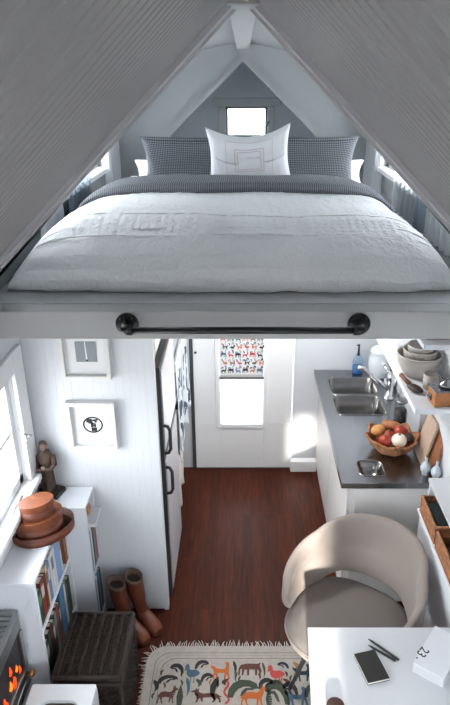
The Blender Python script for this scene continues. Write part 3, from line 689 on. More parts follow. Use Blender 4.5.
# faucet
fa = thing('faucet', 'chrome kitchen faucet with a long swivel spout over the back sink', 'faucet', (1.02, 3.93, .90))
MB().lathe((1.02, 3.93, .9015), [(.034, 0), (.034, .010), (.024, .016), (.022, .13), (.026, .135), (.026, .175), (.018, .19)], 22).build('post', 'chrome', fa)
MB().tube([(1.01, 3.93, .975), (.93, 3.95, 1.035), (.83, 3.975, 1.115), (.815, 3.978, 1.12), (.81, 3.98, 1.10)], [.017, .015, .014, .018, .019], 14).build('spout', 'chrome', fa)
MB().tube([(1.02, 3.93, 1.085), (1.0, 3.95, 1.11), (.965, 4.0, 1.15)], [.012, .009, .011], 12).build('lever', 'chrome', fa)
# soap bottle
sb = thing('soap_bottle', 'blue dish soap bottle with pump standing behind the back sink', 'bottle', (.868, 4.34, .90))
MB().lathe((.868, 4.34, .9005), [(.036, 0), (.038, .01), (.038, .11), (.028, .14), (.014, .16)], 20, sx=1.1, sy=.75).build('bottle_body', glass_mat('bottle_plastic', (.78, .88, .96)), sb)
MB().lathe((.868, 4.34, .903), [(.032, 0), (.034, .01), (.034, .065), (.01, .066)], 20, sx=1.1, sy=.75).build('liquid', 'soap', sb)
MB().tube([(.868, 4.34, 1.05), (.868, 4.34, 1.12), (.868, 4.335, 1.135), (.850, 4.32, 1.14)], [.011, .006, .008, .005], 10).build('pump', 'iron', sb)
# lidded jar
jr = thing('lidded_jar', 'large white lidded ceramic jar at the back corner of the counter', 'jar', (1.02, 4.29, .90))
MB().lathe((1.02, 4.29, .9005), [(.055, 0), (.075, .02), (.083, .09), (.078, .15), (.068, .18), (.072, .19), (.066, .195)], 30).build('jar_body', 'ceramic', jr)
MB().lathe((1.02, 4.29, 1.096), [(.075, 0), (.077, .008), (.062, .035), (.03, .055), (.012, .06), (.010, .068), (.016, .078), (.012, .088), (.004, .09)], 30).build('lid', 'ceramic', jr)
tb = MB().lathe((1.065, 4.10, .9005), [(.02, 0), (.024, .006), (.042, .04), (.045, .06), (.042, .06), (.038, .04), (.012, .012), (.002, .012)], 24).build('cup', 'ceramic'); tag(tb, 'small white bowl beside the faucet, in front of the lidded jar', 'bowl')
gj = thing('glass_jar', 'small glass jar of dark seeds beside the front sink', 'jar', (1.03, 3.63, .90))
MB().lathe((1.03, 3.63, .9005), [(.040, 0), (.043, .01), (.043, .10), (.036, .12), (.038, .13)], 24).build('glass', glass_mat('jar_glass', (.9, .93, .95)), gj)
MB().lathe((1.03, 3.63, .903), [(.036, 0), (.039, .01), (.039, .075), (.02, .085)], 20).build('seeds', 'pepper', gj)
MB().lathe((1.03, 3.63, 1.032), [(.041, 0), (.041, .014), (.036, .018)], 22).build('lid', 'steel', gj)
tag(MB().box((1.055, 3.30, .901), (1.103, 3.56, 1.19)).build('storage_tin', 'canister', bevel=.006), 'tall flat grey tin standing against the right wall beside the boards', 'tin')

# fruit basket
fb = thing('fruit_basket', 'pleated wooden basket holding tomatoes and onions on the counter', 'basket', (.90, 3.24, .90))
m = MB(); rings = []; N = 48
prof = [(.062, .004), (.085, .012), (.118, .045), (.140, .085), (.150, .105), (.143, .106), (.132, .085), (.110, .048), (.078, .02), (.05, .014)]
for r, z in prof:
    ring = []
    for j in range(N):
        a = 2*PI*j/N; k = 1+.08*math.cos(8*a)*min(1, z/.05); ring.append((.89+r*k*math.cos(a), 3.255+r*k*math.sin(a), .90+z+(.013*math.cos(8*a) if z > .08 else 0)))
    rings.append(ring)
m.loft(rings); m.build('basket_shell', 'seagrass', fb)
m = MB(); m.tube([(.89+.148*(1+.08*math.cos(8*a))*math.cos(a), 3.255+.148*(1+.08*math.cos(8*a))*math.sin(a), 1.007+.013*math.cos(8*a)) for a in [2*PI*j/48 for j in range(49)]], .006, 8); m.build('rim', 'rattan', fb)
def veg(name, c, r, mt, lab, cat, stem=None, rot=None, grp=None):
    o = MB().ball(c, r, 24, rot=rot).build(name, mt); tag(o, lab, cat, grp)
    if stem: MB().lathe((c[0], c[1], c[2]+(r if not isinstance(r, tuple) else r[2])*.93), [(.012, 0), (.005, .004), (.004, .012), (.001, .013)], 8).build('stem', 'stem', o)
veg('onion', (.912, 3.175, 1.02), (.044, .044, .040), 'onion', 'large white onion at the front of the fruit basket', 'onion', True)
veg('tomato', (.84, 3.20, 1.003), (.040, .040, .036), 'tomato', 'red tomato nearest the potato in the fruit basket', 'tomato', True, grp='tomatoes in the basket')
veg('tomato', (.945, 3.275, 1.02), (.043, .043, .038), 'tomato', 'red tomato behind the white onion in the fruit basket', 'tomato', True, grp='tomatoes in the basket')
veg('tomato', (.875, 3.262, .995), (.038, .038, .034), 'tomato', 'red tomato in the centre of the fruit basket', 'tomato', True, grp='tomatoes in the basket')
veg('potato', (.815, 3.30, 1.015), (.050, .036, .032), 'potato', 'yellow potato at the left rim of the fruit basket', 'potato', rot=Matrix.Rotation(.6, 3, 'Z'))
veg('sweet_potato', (.905, 3.345, 1.02), (.060, .032, .03), 'yam', 'orange brown sweet potato at the back of the fruit basket', 'potato', rot=Matrix.Rotation(-.25, 3, 'Z'))
veg('avocado', (.980, 3.24, 1.0), (.034, .042, .030), 'avo', 'dark avocado at the right rim of the fruit basket', 'avocado')
# chopping boards
R = Matrix.Rotation(.30, 3, 'Y') @ Matrix.Rotation(0, 3, 'Z')
def board(poly, th, base, mt, label, tilt, name='cutting_board', hole=None):
    m = MB(); R = Matrix.Rotation(tilt, 3, 'Y'); pts = [Vector(base)+R @ Vector((0, a, b)) for a, b in poly]; m.prism(pts, R @ Vector((th, 0, 0)))
    return tag(m.build(name, mt, bevel=.003), label, 'cutting board')
board([(-.08, 0), (.10, 0), (.10, .25), (.08, .275), (-.055, .275), (-.08, .25)], .017, (1.030, 3.16, .902), 'board', 'pale rectangular wooden cutting board leaning by the fruit basket', .22)
board([(.12*math.cos(a), .12+.12*math.sin(a)) for a in [2*PI*k/36 for k in range(36)]], .018, (1.062, 3.105, .905), 'board2', 'round brown wooden board leaning behind the pale board', .19)
# bud vases
def vase(c, label):
    r = thing('bud_vase', label, 'vase', c, 'pale blue bud vases')
    MB().lathe((c[0], c[1], c[2]+.0005), [(.014, 0), (.018, .004), (.014, .010), (.026, .028), (.030, .045), (.024, .065), (.010, .082), (.007, .10), (.010, .112)], 22).build('vase_body', 'vase', r)
    MB().lathe((c[0], c[1], c[2]+.112), [(.006, 0), (.006, .016), (.002, .018)], 10).build('stopper', 'vase_neck', r); return r
v = vase((1.030, 3.005, .90), 'pale blue bud vase on the left, at the foot of the cutting boards')
copy_tree(v, (1.078, 2.962, .90), 'pale blue bud vase on the right, nearest the counter corner')

# ---------------------------------------------------------------- upper right shelves
s1 = thing('wall_shelf', 'white wall shelf carrying stoneware bowls over the counter', 'shelf', (.99, 3.4, 1.41), 'white shelves on the right wall')
MB().box((.868, 2.80, 1.40), (1.108, 4.05, 1.43)).build('board', 'shelf', s1, bevel=.002)
MB().box((1.09, 2.80, 1.34), (1.108, 4.05, 1.399)).build('cleat', 'shelf', s1)
s2 = thing('wall_shelf', 'upper white wall shelf just below the loft, right side', 'shelf', (.99, 3.4, 1.77), 'white shelves on the right wall')
MB().box((.868, 2.79, 1.76), (1.108, 3.60, 1.785)).build('board', 'shelf', s2, bevel=.002)
MB().box((1.09, 2.79, 1.70), (1.108, 3.60, 1.759)).build('cleat', 'shelf', s2)
tag(MB().box((.90, 2.86, 1.786), (1.09, 3.10, 1.812)).build('cookbook', mat('brown_cover', (.14, .05, .035), .6), bevel=.002), 'brown book lying on the upper right wall shelf', 'book')
def bowl(c, r, h, mt, label, hd=False):
    m = MB().lathe(c, [(r*.5, 0), (r*.62, .004), (r*.93, h*.6), (r, h-.006), (r*1.02, h), (r*.97, h+.001), (r*.93, h-.008), (r*.82, h*.55), (r*.5, .014), (.002, .012)], 40)
    o = m.build('bowl', mt); tag(o, label, 'bowl', 'nested stoneware bowls'); return o
bowl((.980, 3.205, 1.431), .124, .135, 'stone', 'large stoneware bowl at the bottom of the nest on the wall shelf')
bowl((.984, 3.215, 1.463), .094, .125, 'stone', 'middle stoneware bowl nested inside the large one')
bowl((.988, 3.22, 1.489), .074, .12, 'stone', 'smallest stoneware bowl on top of the nest')
tag(MB().lathe((.985, 3.50, 1.431), [(.07, 0), (.105, .04), (.11, .07), (.10, .07), (.06, .02), (.002, .015)], 32).build('bowl', 'ceramic'), 'pale bowl behind the stoneware nest on the wall shelf', 'bowl')
mg = thing('mug', 'grey stoneware mug in front of the nested bowls', 'mug', (1.0, 3.035, 1.43))
MB().lathe((1.0, 3.035, 1.431), [(.032, 0), (.036, .006), (.037, .085), (.033, .085), (.031, .012), (.002, .010)], 26).build('mug_body', 'stone', mg)
MB().tube([(1.035, 3.035, 1.50), (1.057, 3.035, 1.495), (1.057, 3.035, 1.46), (1.035, 3.035, 1.45)], .006, 8).build('handle', 'stone', mg)
gr = thing('coffee_mill', 'orange wooden mill box with a steel top at the shelf front corner', 'grinder', (1.0, 2.90, 1.43))
MB().box((.962, 2.825, 1.431), (1.092, 2.925, 1.510), rz=.10).build('mill_box', 'oak', gr, bevel=.003)
MB().box((.958, 2.821, 1.511), (1.096, 2.929, 1.519), rz=.10).build('top_plate', 'steel', gr, bevel=.002)
MB().lathe((1.03, 2.875, 1.520), [(.035, 0), (.03, .02), (.012, .03), (.008, .045)], 20).tube([(1.03, 2.875, 1.56), (1.065, 2.88, 1.57)], .004).build('hopper', 'steel', gr)
MB().box((.952, 2.86, 1.45), (.962, 2.89, 1.48), rz=.10).lathe((.948, 2.875, 1.46), [(.008, 0), (.008, .01)], 10).build('latch', 'steel', gr)
sp = thing('wooden_scoop', 'dark wooden scoop lying at the edge of the wall shelf', 'scoop', (.92, 3.04, 1.43))
MB().ball((.915, 3.00, 1.448), (.030, .055, .017), 18, rot=Matrix.Rotation(.5, 3, 'Z')).build('scoop_bowl', 'avo', sp)
MB().tube([(.895, 3.05, 1.45), (.882, 3.12, 1.452), (.878, 3.16, 1.45)], [.014, .011, .014], 10).build('handle', mat('scoop_wood', (.15, .05, .025), .5), sp)

# ---------------------------------------------------------------- low cabinet, baskets on the right wall
lc = thing('low_cabinet', 'grey white low cabinet along the right wall behind the armchair', 'cabinet', (1.02, 2.25, 0))
MB().box((.955, 1.45, 0), (1.108, 2.78, .815)).build('body', 'shelf', lc, bevel=.003)
MB().box((.940, 1.44, .816), (1.108, 2.79, .832)).build('top', 'shelf', lc, bevel=.002)
sh = thing('wall_ledge', 'white ledge over the rattan baskets along the right wall', 'shelf', (1.04, 2.3, .833))
MB().box((.990, 1.45, .985), (1.108, 2.82, 1.005)).build('board', 'desk', sh, bevel=.002)
MB().box((.992, 2.785, .833), (1.105, 2.80, .984)).build('end_support', 'shelf', sh)
def rbasket(y0, y1, label):
    r = thing('rattan_basket', label, 'basket', (1.02, (y0+y1)/2, .833), 'rattan baskets on the low cabinet'); x0, x1, z0, z1 = .945, 1.098, .8335, .93; t = .01
    m = MB()
    for k in range(7):
        za = z0+k*(z1-z0)/7; zb = za+(z1-z0)/7*.92
        m.box((x0, y0, za), (x0+t, y1, zb)).box((x1-t, y0, za), (x1, y1, zb)).box((x0+t, y0, za), (x1-t, y0+t, zb)).box((x0+t, y1-t, za), (x1-t, y1, zb))
    m.box((x0+.003, y0+.003, z0), (x1-.003, y1-.003, z0+.006)); m.build('woven_body', 'rattan', r, bevel=.002)
    m = MB().tube([(x0+.005, y0+.005, z1), (x1-.005, y0+.005, z1), (x1-.005, y1-.005, z1), (x0+.005, y1-.005, z1), (x0+.005, y0+.005, z1)], .008, 8).build('rim', 'seagrass', r)
    return r
rbasket(2.50, 2.765, 'rattan basket with dark contents nearest the steel counter, under the ledge')
tag(MB().box((.962, 2.53, .842), (1.08, 2.735, .915)).build('cloth_bundle', mat('dark_green_cloth', (.02, .035, .035), .9, bump=1, bscale=40), bevel=.02), 'dark cloth bundle inside the rattan basket nearest the counter', 'cloth')
rbasket(2.20, 2.475, 'rattan basket beside the armchair back, second from the counter')

# ---------------------------------------------------------------- desk
dk = thing('desk', 'white laminate desk in front of the taupe armchair', 'desk', (.69, 1.5, 0))
m = MB().prism([(.285, 2.068, .712), (.225, 1.0, .712), (.93, 1.0, .712), (.93, 2.068, .712)], (0, 0, .028)); m.build('desktop', 'desk', dk, bevel=.003)
MB().box((.90, 1.02, 0), (.928, 1.5, .711)).build('side_panel', 'desk', dk); MB().box((.26, 1.02, 0), (.29, 1.32, .711)).build('side_panel', 'desk', dk)
nb = thing('notebook', 'small black notebook with an elastic band on the white desk', 'notebook', (.525, 1.86, .74))
def rotbox(c, hx, hy, z0, z1, ang):
    m = MB(); m.box((c[0]-hx, c[1]-hy, z0), (c[0]+hx, c[1]+hy, z1), rz=ang); return m
c0 = (.526, 1.858); an = math.radians(14)
rotbox(c0, .0455, .070, .742, .751, an).build('pages', 'paper', nb)
rotbox(c0, .047, .0715, .7512, .754, an).build('cover', 'black', nb, bevel=.001)
rotbox(c0, .047, .0715, .7405, .7418, an).build('cover', 'black', nb)
m = MB(); R2 = Matrix.Rotation(an, 3, 'Z'); 
q = Vector((c0[0], c0[1], 0)); e = R2 @ Vector((.036, 0, 0)); m.box((c0[0]+e.x-.002, c0[1]+e.y-.0718, .7545), (c0[0]+e.x+.002, c0[1]+e.y+.0718, .7555), rz=an).build('elastic_band', 'rubber', nb)
def pen(a, b, label, mt):
    a, b = Vector((*a, .7455)), Vector((*b, .7455)); d = b-a
    r = thing('pen', label, 'pen', tuple(a), 'pens on the desk')
    MB().tube([a, a+d*.12, a+d*.9, b], [.0018, .0048, .0048, .004], 10).build('barrel', mt, r)
    MB().tube([a+d*.14+Vector((0, 0, .0052)), a+d*.40+Vector((0, 0, .0058))], .0014, 6).build('clip', 'steel', r)
pen((.540, 2.000), (.648, 1.893), 'black pen lying farther from the notebook, with a bright clip', 'rubber')
pen((.535, 1.968), (.632, 1.888), 'black pen lying between the other pen and the notebook', 'black')
# white book with the number 23
bk = thing('thick_book', 'thick white book marked 23 at the right side of the desk', 'book', (.80, 1.90, .74))
A = Vector((.689, 1.845)); B = Vector((.805, 1.757)); C = Vector((.832, 2.039))
ex = (B-A).normalized(); ey = Vector((-ex.y, ex.x)); wl, ll = (B-A).length, .245
def bpt(u, v, z): p = A+ex*u+ey*v; return (p.x, p.y, z)
def bslab(u0, v0, u1, v1, z0, z1): return MB().hexa([bpt(u0, v0, z0), bpt(u1, v0, z0), bpt(u1, v1, z0), bpt(u0, v1, z0)], [bpt(u0, v0, z1), bpt(u1, v0, z1), bpt(u1, v1, z1), bpt(u0, v1, z1)])
wl, ll = .130, .235
bslab(0, 0, wl, ll, .7855, .788).build('cover', 'book23', bk); bslab(0, 0, wl, ll, .7405, .743).build('cover', 'book23', bk); bslab(.002, .002, wl-.002, ll-.002, .7432, .7853).build('pages', 'desk', bk)
def text_mesh(txt, size):
    cu_ = bpy.data.curves.new('txt', 'FONT'); cu_.body = txt; cu_.size = size; cu_.offset = .0006
    to = bpy.data.objects.new('txt', cu_); COL.objects.link(to)
    me = bpy.data.meshes.new_from_object(to.evaluated_get(bpy.context.evaluated_depsgraph_get())); bpy.data.objects.remove(to)
    return [v.co.copy() for v in me.vertices], [tuple(p.vertices) for p in me.polygons]
def place_world(txt, size, x, y, ang, nm, parent):
    vs, fs = text_mesh(txt, size); m = MB(); ca, sa = math.cos(ang), math.sin(ang)
    m.add([(x+p.x*ca-p.y*sa, y+p.x*sa+p.y*ca, .7885) for p in vs], fs); m.build(nm, 'black', parent)
def place_text(txt, size, u, v, ang, nm, parent):
    vs, fs = text_mesh(txt, size); m = MB(); ca, sa = math.cos(ang), math.sin(ang)
    m.add([bpt(u+p.x*ca-p.y*sa, v+p.x*sa+p.y*ca, .7885) for p in vs], fs); m.build(nm, 'black', parent)
place_world('23', .052, .748, 1.925, math.radians(226), 'printed_number', bk)
place_world('no', .011, .712, 1.872, math.radians(236), 'small_print', bk)
tag(MB().lathe((.352, 1.665, .7405), [(.030, 0), (.034, .01), (.034, .035), (.03, .04)], 20).build('wooden_cup', 'wood_dark'), 'dark wooden pot at the near left edge of the desk', 'pot')

# ---------------------------------------------------------------- armchair
CH = Vector((.54, 2.385, 0)); BA = math.radians(55)
ac = thing('armchair', 'taupe felt armchair with wraparound back pushed up to the white desk', 'chair', (.54, 2.385, 0))
sect = []; NA = 60
for k in range(NA+1):
    t = k/NA*2-1; th = t*math.radians(116); s = abs(t); a = BA+th
    zt = .80 - .15*s**2.2; ro = .342 + .095*max(0, math.cos(th*90/math.radians(62)*PI/180))**1.2 if abs(th) < math.radians(62) else .342
    zl = .515 - .07*min(1, max(0, (s-.30)/.30))**1.3
    if s > .93:
        f = (s-.93)/.07; zt -= .05*f*f; zl += .05*f*f
    rl_ = .272 + .035*s
    dz = zt-zl
    cs = [(rl_-.014, zl+.01), (rl_+.01, zl+.08*dz/.2), (rl_+(ro-rl_)*.45, zl+dz*.45), (ro-.045, zt-.03), (ro-.022, zt-.004), (ro-.002, zt), (ro+.012, zt-.012), (ro+.006, zt-.05), (rl_+(ro-rl_)*.62+.028, zl+dz*.42), (rl_+.045, zl+.03), (rl_+.022, zl-.006), (rl_, zl-.006)]
    if k in (0, NA): 
        mr = sum(q[0] for q in cs)/len(cs); mz = sum(q[1] for q in cs)/len(cs); cs = [(mr+(q[0]-mr)*.55, mz+(q[1]-mz)*.8) for q in cs]
    sect.append([(CH.x+r*math.cos(a), CH.y+r*math.sin(a), z) for r, z in cs])
MB().loft(sect).build('backrest', 'taupe', ac, sub=1)
fdir = BA+PI
def seat_ring(r, z, fx=1.0):
    out = []
    for j in range(40):
        a = 2*PI*j/40; ca, sa = math.cos(a), math.sin(a)
        u = math.copysign(abs(ca)**.75, ca)*r*(1.04 if ca > 0 else .93); v = math.copysign(abs(sa)**.75, sa)*r
        out.append((CH.x+.01*math.cos(fdir)+u*math.cos(fdir)-v*math.sin(fdir), CH.y+.01*math.sin(fdir)+u*math.sin(fdir)+v*math.cos(fdir), z))
    return out
m = MB().loft([seat_ring(.10, .40), seat_ring(.24, .405), seat_ring(.285, .425), seat_ring(.292, .445), seat_ring(.287, .462), seat_ring(.26, .478), seat_ring(.18, .484), seat_ring(.05, .482)]); se = m.build('seat', 'taupe_seat', ac)
m = MB(); rg = seat_ring(.294, .448); m.tube(rg+[rg[0]], .0045, 6); m.build('piping', 'taupe', se)
MB().loft([seat_ring(.08, .352), seat_ring(.20, .358), seat_ring(.27, .38), seat_ring(.285, .404), seat_ring(.26, .408)]).build('seat_shell', 'taupe', ac)
for q in range(4):
    a = BA+PI/4+q*PI/2; c, s_ = math.cos(a), math.sin(a)
    MB().tube([(CH.x+.18*c, CH.y+.18*s_, .37), (CH.x+.30*c, CH.y+.30*s_, .0145)], [.015, .009], 12).build('leg', 'leg', ac)

# ---------------------------------------------------------------- rug
RX0, RX1, RY0, RY1 = -.530, .72, 1.35, 2.615
def rrect(x0, x1, y0, y1, r, z, n=8):
    out = []
    for q, (cx, cy) in enumerate(((x1-r, y1-r), (x0+r, y1-r), (x0+r, y0+r), (x1-r, y0+r))):
        for k in range(n+1): a = PI/2*q+PI/2*k/n; out.append((cx+r*math.cos(a), cy+r*math.sin(a), z))
    return out
m = MB(); top = rrect(RX0, RX1, RY0, RY1, .10, .009); n = len(top); m.add(top, [tuple(range(n))]); bot = [(a, b, .001) for a, b, c in top]; m.add(top+bot, [(i, n+i, n+(i+1) % n, (i+1) % n) for i in range(n)])
rm = ['rug', 'r_black', 'r_brown', 'r_orange', 'r_pink', 'r_blue', 'r_navy', 'r_green', 'r_tan', 'r_grey']
for d, wd_ in ((.045, .0022), (.062, .0018), (.082, .0022)):
    o_ = rrect(RX0+d, RX1-d, RY0+d, RY1-d, .085, .0098); i_ = rrect(RX0+d+wd_, RX1-d-wd_, RY0+d+wd_, RY1-d-wd_, .085, .0098)
    m.add(o_+i_, [(i, (i+1) % n, n+(i+1) % n, n+i) for i in range(n)], 9 if d == .062 else 1)
def frr(x, y): return (x, y, .0100)
# first rows follow the photo: bird, scroll, fox, beast, bird, goat ...
# x centre, y centre, width, height, kind, colour, flip
row = [(-0.274, 2.444, 0.092, 0.125, 'bird', 5, 0), (-0.36, 2.47, 0.06, 0.057, 'scroll', 1, 1), (-0.225, 2.495, 0.06, 0.051, 'scroll', 1, 0), (-0.402, 2.401, 0.085, 0.049, 'scroll', 1, 0), (-0.397, 2.311, 0.104, 0.106, 'deer', 2, 0), (-0.329, 2.288, 0.062, 0.127, 'leaf', 7, 0), (-0.291, 2.353, 0.031, 0.096, 'comma', 5, 0), (-0.188, 2.305, 0.156, 0.082, 'deer', 2, 1), (-0.119, 2.451, 0.109, 0.113, 'dog', 3, 0), (0.038, 2.463, 0.12, 0.089, 'beast', 2, 0), (-0.044, 2.47, 0.027, 0.076, 'comma', 1, 0), (-0.038, 2.413, 0.021, 0.055, 'comma', 7, 1), (0.114, 2.457, 0.022, 0.082, 'comma', 7, 0), (0.181, 2.438, 0.103, 0.125, 'bird', 4, 0), (0.324, 2.438, 0.103, 0.112, 'dog', 6, 0), (0.219, 2.489, 0.049, 0.038, 'scroll', 6, 1), (0.293, 2.482, 0.044, 0.045, 'comma', 8, 0), (-0.086, 2.323, 0.068, 0.13, 'snake', 4, 0), (0.0, 2.347, 0.126, 0.095, 'scroll', 7, 0), (0.052, 2.305, 0.136, 0.128, 'deer', 3, 0), (0.134, 2.277, 0.057, 0.103, 'leaf', 7, 0), (0.178, 2.329, 0.095, 0.13, 'scroll', 7, 1), (0.281, 2.294, 0.125, 0.116, 'dog', 5, 0), (-0.153, 2.341, 0.058, 0.119, 'comma', 1, 1), (-0.193, 2.413, 0.053, 0.049, 'scroll', 1, 0), (-0.096, 2.383, 0.048, 0.036, 'comma', 2, 1), (0.234, 2.383, 0.048, 0.036, 'comma', 2, 0), (0.122, 2.377, 0.064, 0.06, 'scroll', 1, 0), (0.248, 2.347, 0.064, 0.072, 'scroll', 1, 1), (-0.46, 2.359, 0.043, 0.06, 'comma', 1, 0), (-0.234, 2.377, 0.042, 0.042, 'comma', 7, 0), (0.363, 2.335, 0.063, 0.071, 'scroll', 7, 0)]
for (x, y, w_, h_, k, c, fl) in row:
    f_ = 1.12 if k in ('bird', 'deer', 'dog', 'beast', 'snake') else 1.3
    motif(m, k, frr, x-w_*f_/2, y-h_*f_/2, w_*f_, h_*f_, c, fl)
for (x, y, c) in ((-.33, 2.43, 1), (-.325, 2.375, 7), (-.24, 2.30, 7), (-.175, 2.38, 8), (-.135, 2.365, 1), (.09, 2.415, 2), (.235, 2.43, 1), (.205, 2.39, 8), (-.02, 2.40, 7), (-.44, 2.44, 1), (-.415, 2.36, 2), (.255, 2.405, 7), (-.47, 2.30, 7)): motif(m, 'comma', frr, x-.013, y-.02, .026, .042, c, random.random() < .5)
yy = 2.14
while yy > 1.50:
    x = -.46+random.uniform(0, .04)
    while x < .60:
        motif(m, random.choice(['deer', 'dog', 'bird', 'beast', 'snake', 'leaf', 'scroll']), frr, x, yy-.05, .10, .095, random.choice([1, 2, 3, 4, 5, 6, 7]), random.random() < .5)
        motif(m, random.choice(['comma', 'scroll']), frr, x+.105, yy-.02, .035, .05, random.choice([1, 7, 2])); x += .15
    yy -= .125
rg = tag(m.build('rug', rm), 'cream rug with coloured animals and fringe on the red floor', 'rug')
# fishbone veins of leaves
m = MB()
for (x, y) in ((-.356, 2.275), (.148, 2.262)):
    for k in range(7): m.box((x-.012, y-.045+k*.014, .0104), (x+.012, y-.043+k*.014, .0107))
m.build('leaf_veins', 'rug', rg)
m = MB()
def strand(x, y, dx, dy):
    L = random.uniform(.028, .05)*(.45 if dx < -.9 and y < 2.47 else 1); a = random.uniform(-.5, .5); ex, ey = dx*math.cos(a)-dy*math.sin(a), dx*math.sin(a)+dy*math.cos(a)
    m.tube([(x, y, .006), (x+ex*L*.5, y+ey*L*.5, .008), (x+ex*L+random.uniform(-.004, .004), y+ey*L, .003)], [.0032, .0026, .0014], 5)
pts = rrect(RX0, RX1, RY0, RY1, .10, 0, n=10)
for i in range(len(pts)):
    a, b = Vector(pts[i]), Vector(pts[(i+1) % len(pts)]); d = b-a; k = max(1, int(d.length/.0125)); nr = Vector((d.y, -d.x, 0)).normalized()
    for j in range(k):
        p = a+d*(j+.5)/k
        if p.y < RY0+.02 or (p.x < RX0+.02 and p.y < 2.44 and nr.x < -.9 and p.y > 2.04 and False): continue
        strand(p.x, p.y, nr.x, nr.y)
m.build('fringe', 'fringe', rg)

# ---------------------------------------------------------------- bookcases on the left
XA = -.932
bc = thing('bookcase', 'low white bookcase under the left window, holding two rows of books', 'bookcase', (-1.02, 2.43, 0), 'white bookcases')
MB().box((-1.105, 2.165, 0), (XA, 2.185, .882)).build('side_panel', 'shelf', bc); MB().box((-1.105, 2.672, 0), (XA, 2.69, .882)).build('side_panel', 'shelf', bc)
MB().box((-1.108, 2.160, .883), (XA, 2.695, .90)).build('top', 'shelf', bc, bevel=.002); MB().box((-1.105, 2.186, .06), (-1.098, 2.671, .88)).build('back_panel', 'shelf', bc)
MB().box((-1.097, 2.186, .578), (XA, 2.671, .596)).build('shelf_board', 'shelf', bc); MB().box((-1.097, 2.186, .245), (XA, 2.671, .263)).build('shelf_board', 'shelf', bc); MB().box((-1.097, 2.186, 0), (XA, 2.671, .05)).build('plinth', 'shelf', bc)
b2 = thing('bookcase', 'taller stepped white bookcase in the corner against the partition wall', 'bookcase', (-.96, 2.81, 0), 'white bookcases')
XB = -.825
MB().box((-1.105, 2.70, 0), (XB, 2.718, .882)).build('side_panel', 'shelf', b2); MB().box((-1.105, 2.872, 0), (XB, 2.886, .882)).build('side_panel', 'shelf', b2)
MB().box((-1.108, 2.698, .883), (XB, 2.888, .90)).build('top', 'shelf', b2, bevel=.002); MB().box((-1.105, 2.719, .02), (-1.098, 2.871, .88)).build('back_panel', 'shelf', b2)
for z in (.76, .42, .06): MB().box((-1.097, 2.719, z), (XB+(.035 if z == .76 else 0), 2.871, z+.018)).build('shelf_board', 'shelf', b2)
def book(y, t, h, d, z, xs_, col, label, grp, lean=0, band=None):
    col = tuple(min(.8, c*1.5) for c in col); mt = mat('cover', col, .55)
    x1 = xs_; x0 = xs_-d; m = MB()
    piv = (x1, y, z)
    R = Matrix.Rotation(lean, 3, 'X')
    m.box((x0, y, z), (x1, y+.002, z+h), rot=R, pivot=piv).box((x0, y+t-.002, z), (x1, y+t, z+h), rot=R, pivot=piv).box((x1-.003, y, z), (x1, y+t, z+h), rot=R, pivot=piv)
    if band: m.box((x1, y+t*.15, z+h*.55), (x1+.0006, y+t*.85, z+h*.85), 1, rot=R, pivot=piv)
    o = m.build('book', [mt] + ([mat('label', band, .6)] if band else [])); tag(o, label, 'book', grp)
    m = MB().box((x0+.003, y+.0022, z+.003), (x1-.0035, y+t-.0022, z+h-.004), rot=R, pivot=piv).build('pages', 'paper', o); return o
G1 = 'books on the upper shelf under the window'; y = 2.205
for (t, h, c, nm, bd) in ((.028, .20, (.015, .03, .02), 'black green', (.1, .25, .1)), (.034, .22, (.16, .03, .02), 'dark red', (.6, .55, .5)), (.020, .21, (.10, .022, .015), 'maroon', None), (.018, .235, (.55, .42, .30), 'tan', (.25, .15, .1)), (.022, .23, (.08, .17, .36), 'bright blue', (.7, .7, .7)), (.016, .24, (.70, .66, .60), 'thin ivory', None), (.026, .245, (.66, .63, .58), 'cream', (.2, .2, .3)), (.016, .25, (.62, .62, .62), 'pale grey', None), (.050, .262, (.16, .27, .46), 'wide sky blue', None), (.012, .255, (.75, .75, .72), 'slim white', (.4, .3, .3))):
    t *= 1.45; book(y, t, h, .125, .597, XA-.008, c, nm+' book on the upper shelf below the oval boxes', G1, band=bd); y += t+.0025
book(2.622, .043, .262, .13, .597, XA-.006, (.22, .085, .04), 'thick brown leather book standing apart at the end of the upper shelf', G1, lean=-.0)
y = 2.20
for (t, h, c, nm, bd) in ((.030, .22, (.02, .022, .025), 'black', (.3, .3, .3)), (.026, .24, (.03, .035, .03), 'dark grey', None), (.022, .25, (.06, .02, .015), 'dark brown', None), (.028, .23, (.06, .06, .06), 'charcoal', (.5, .45, .4)), (.024, .25, (.12, .14, .13), 'grey green', None), (.020, .26, (.20, .04, .03), 'red', None), (.026, .24, (.03, .04, .05), 'ink black', (.35, .35, .35)), (.055, .285, (.05, .14, .27), 'large blue', (.1, .2, .3)), (.018, .26, (.5, .5, .48), 'light grey', None), (.024, .25, (.05, .09, .05), 'moss green', None), (.030, .24, (.03, .03, .03), 'matte black', None)):
    t *= 1.35; book(y, t, h, .13, .264, XA-.008, c, nm+' book on the lower shelf behind the wicker trunk', 'books on the lower shelf by the trunk', band=bd); y += t+.003
y = 2.722
for (t, h, c, nm) in ((.020, .27, (.07, .16, .30), 'blue'), (.018, .30, (.7, .7, .7), 'white'), (.016, .28, (.03, .03, .04), 'black'), (.026, .29, (.18, .17, .16), 'mottled grey'), (.016, .26, (.35, .05, .07), 'pink red')):
    t *= 1.3; book(y, t, h, .15, .439, XB-.004, c, nm+' book on the corner bookcase middle shelf', 'books on the corner bookcase middle shelf'); y += t+.003
y = 2.722
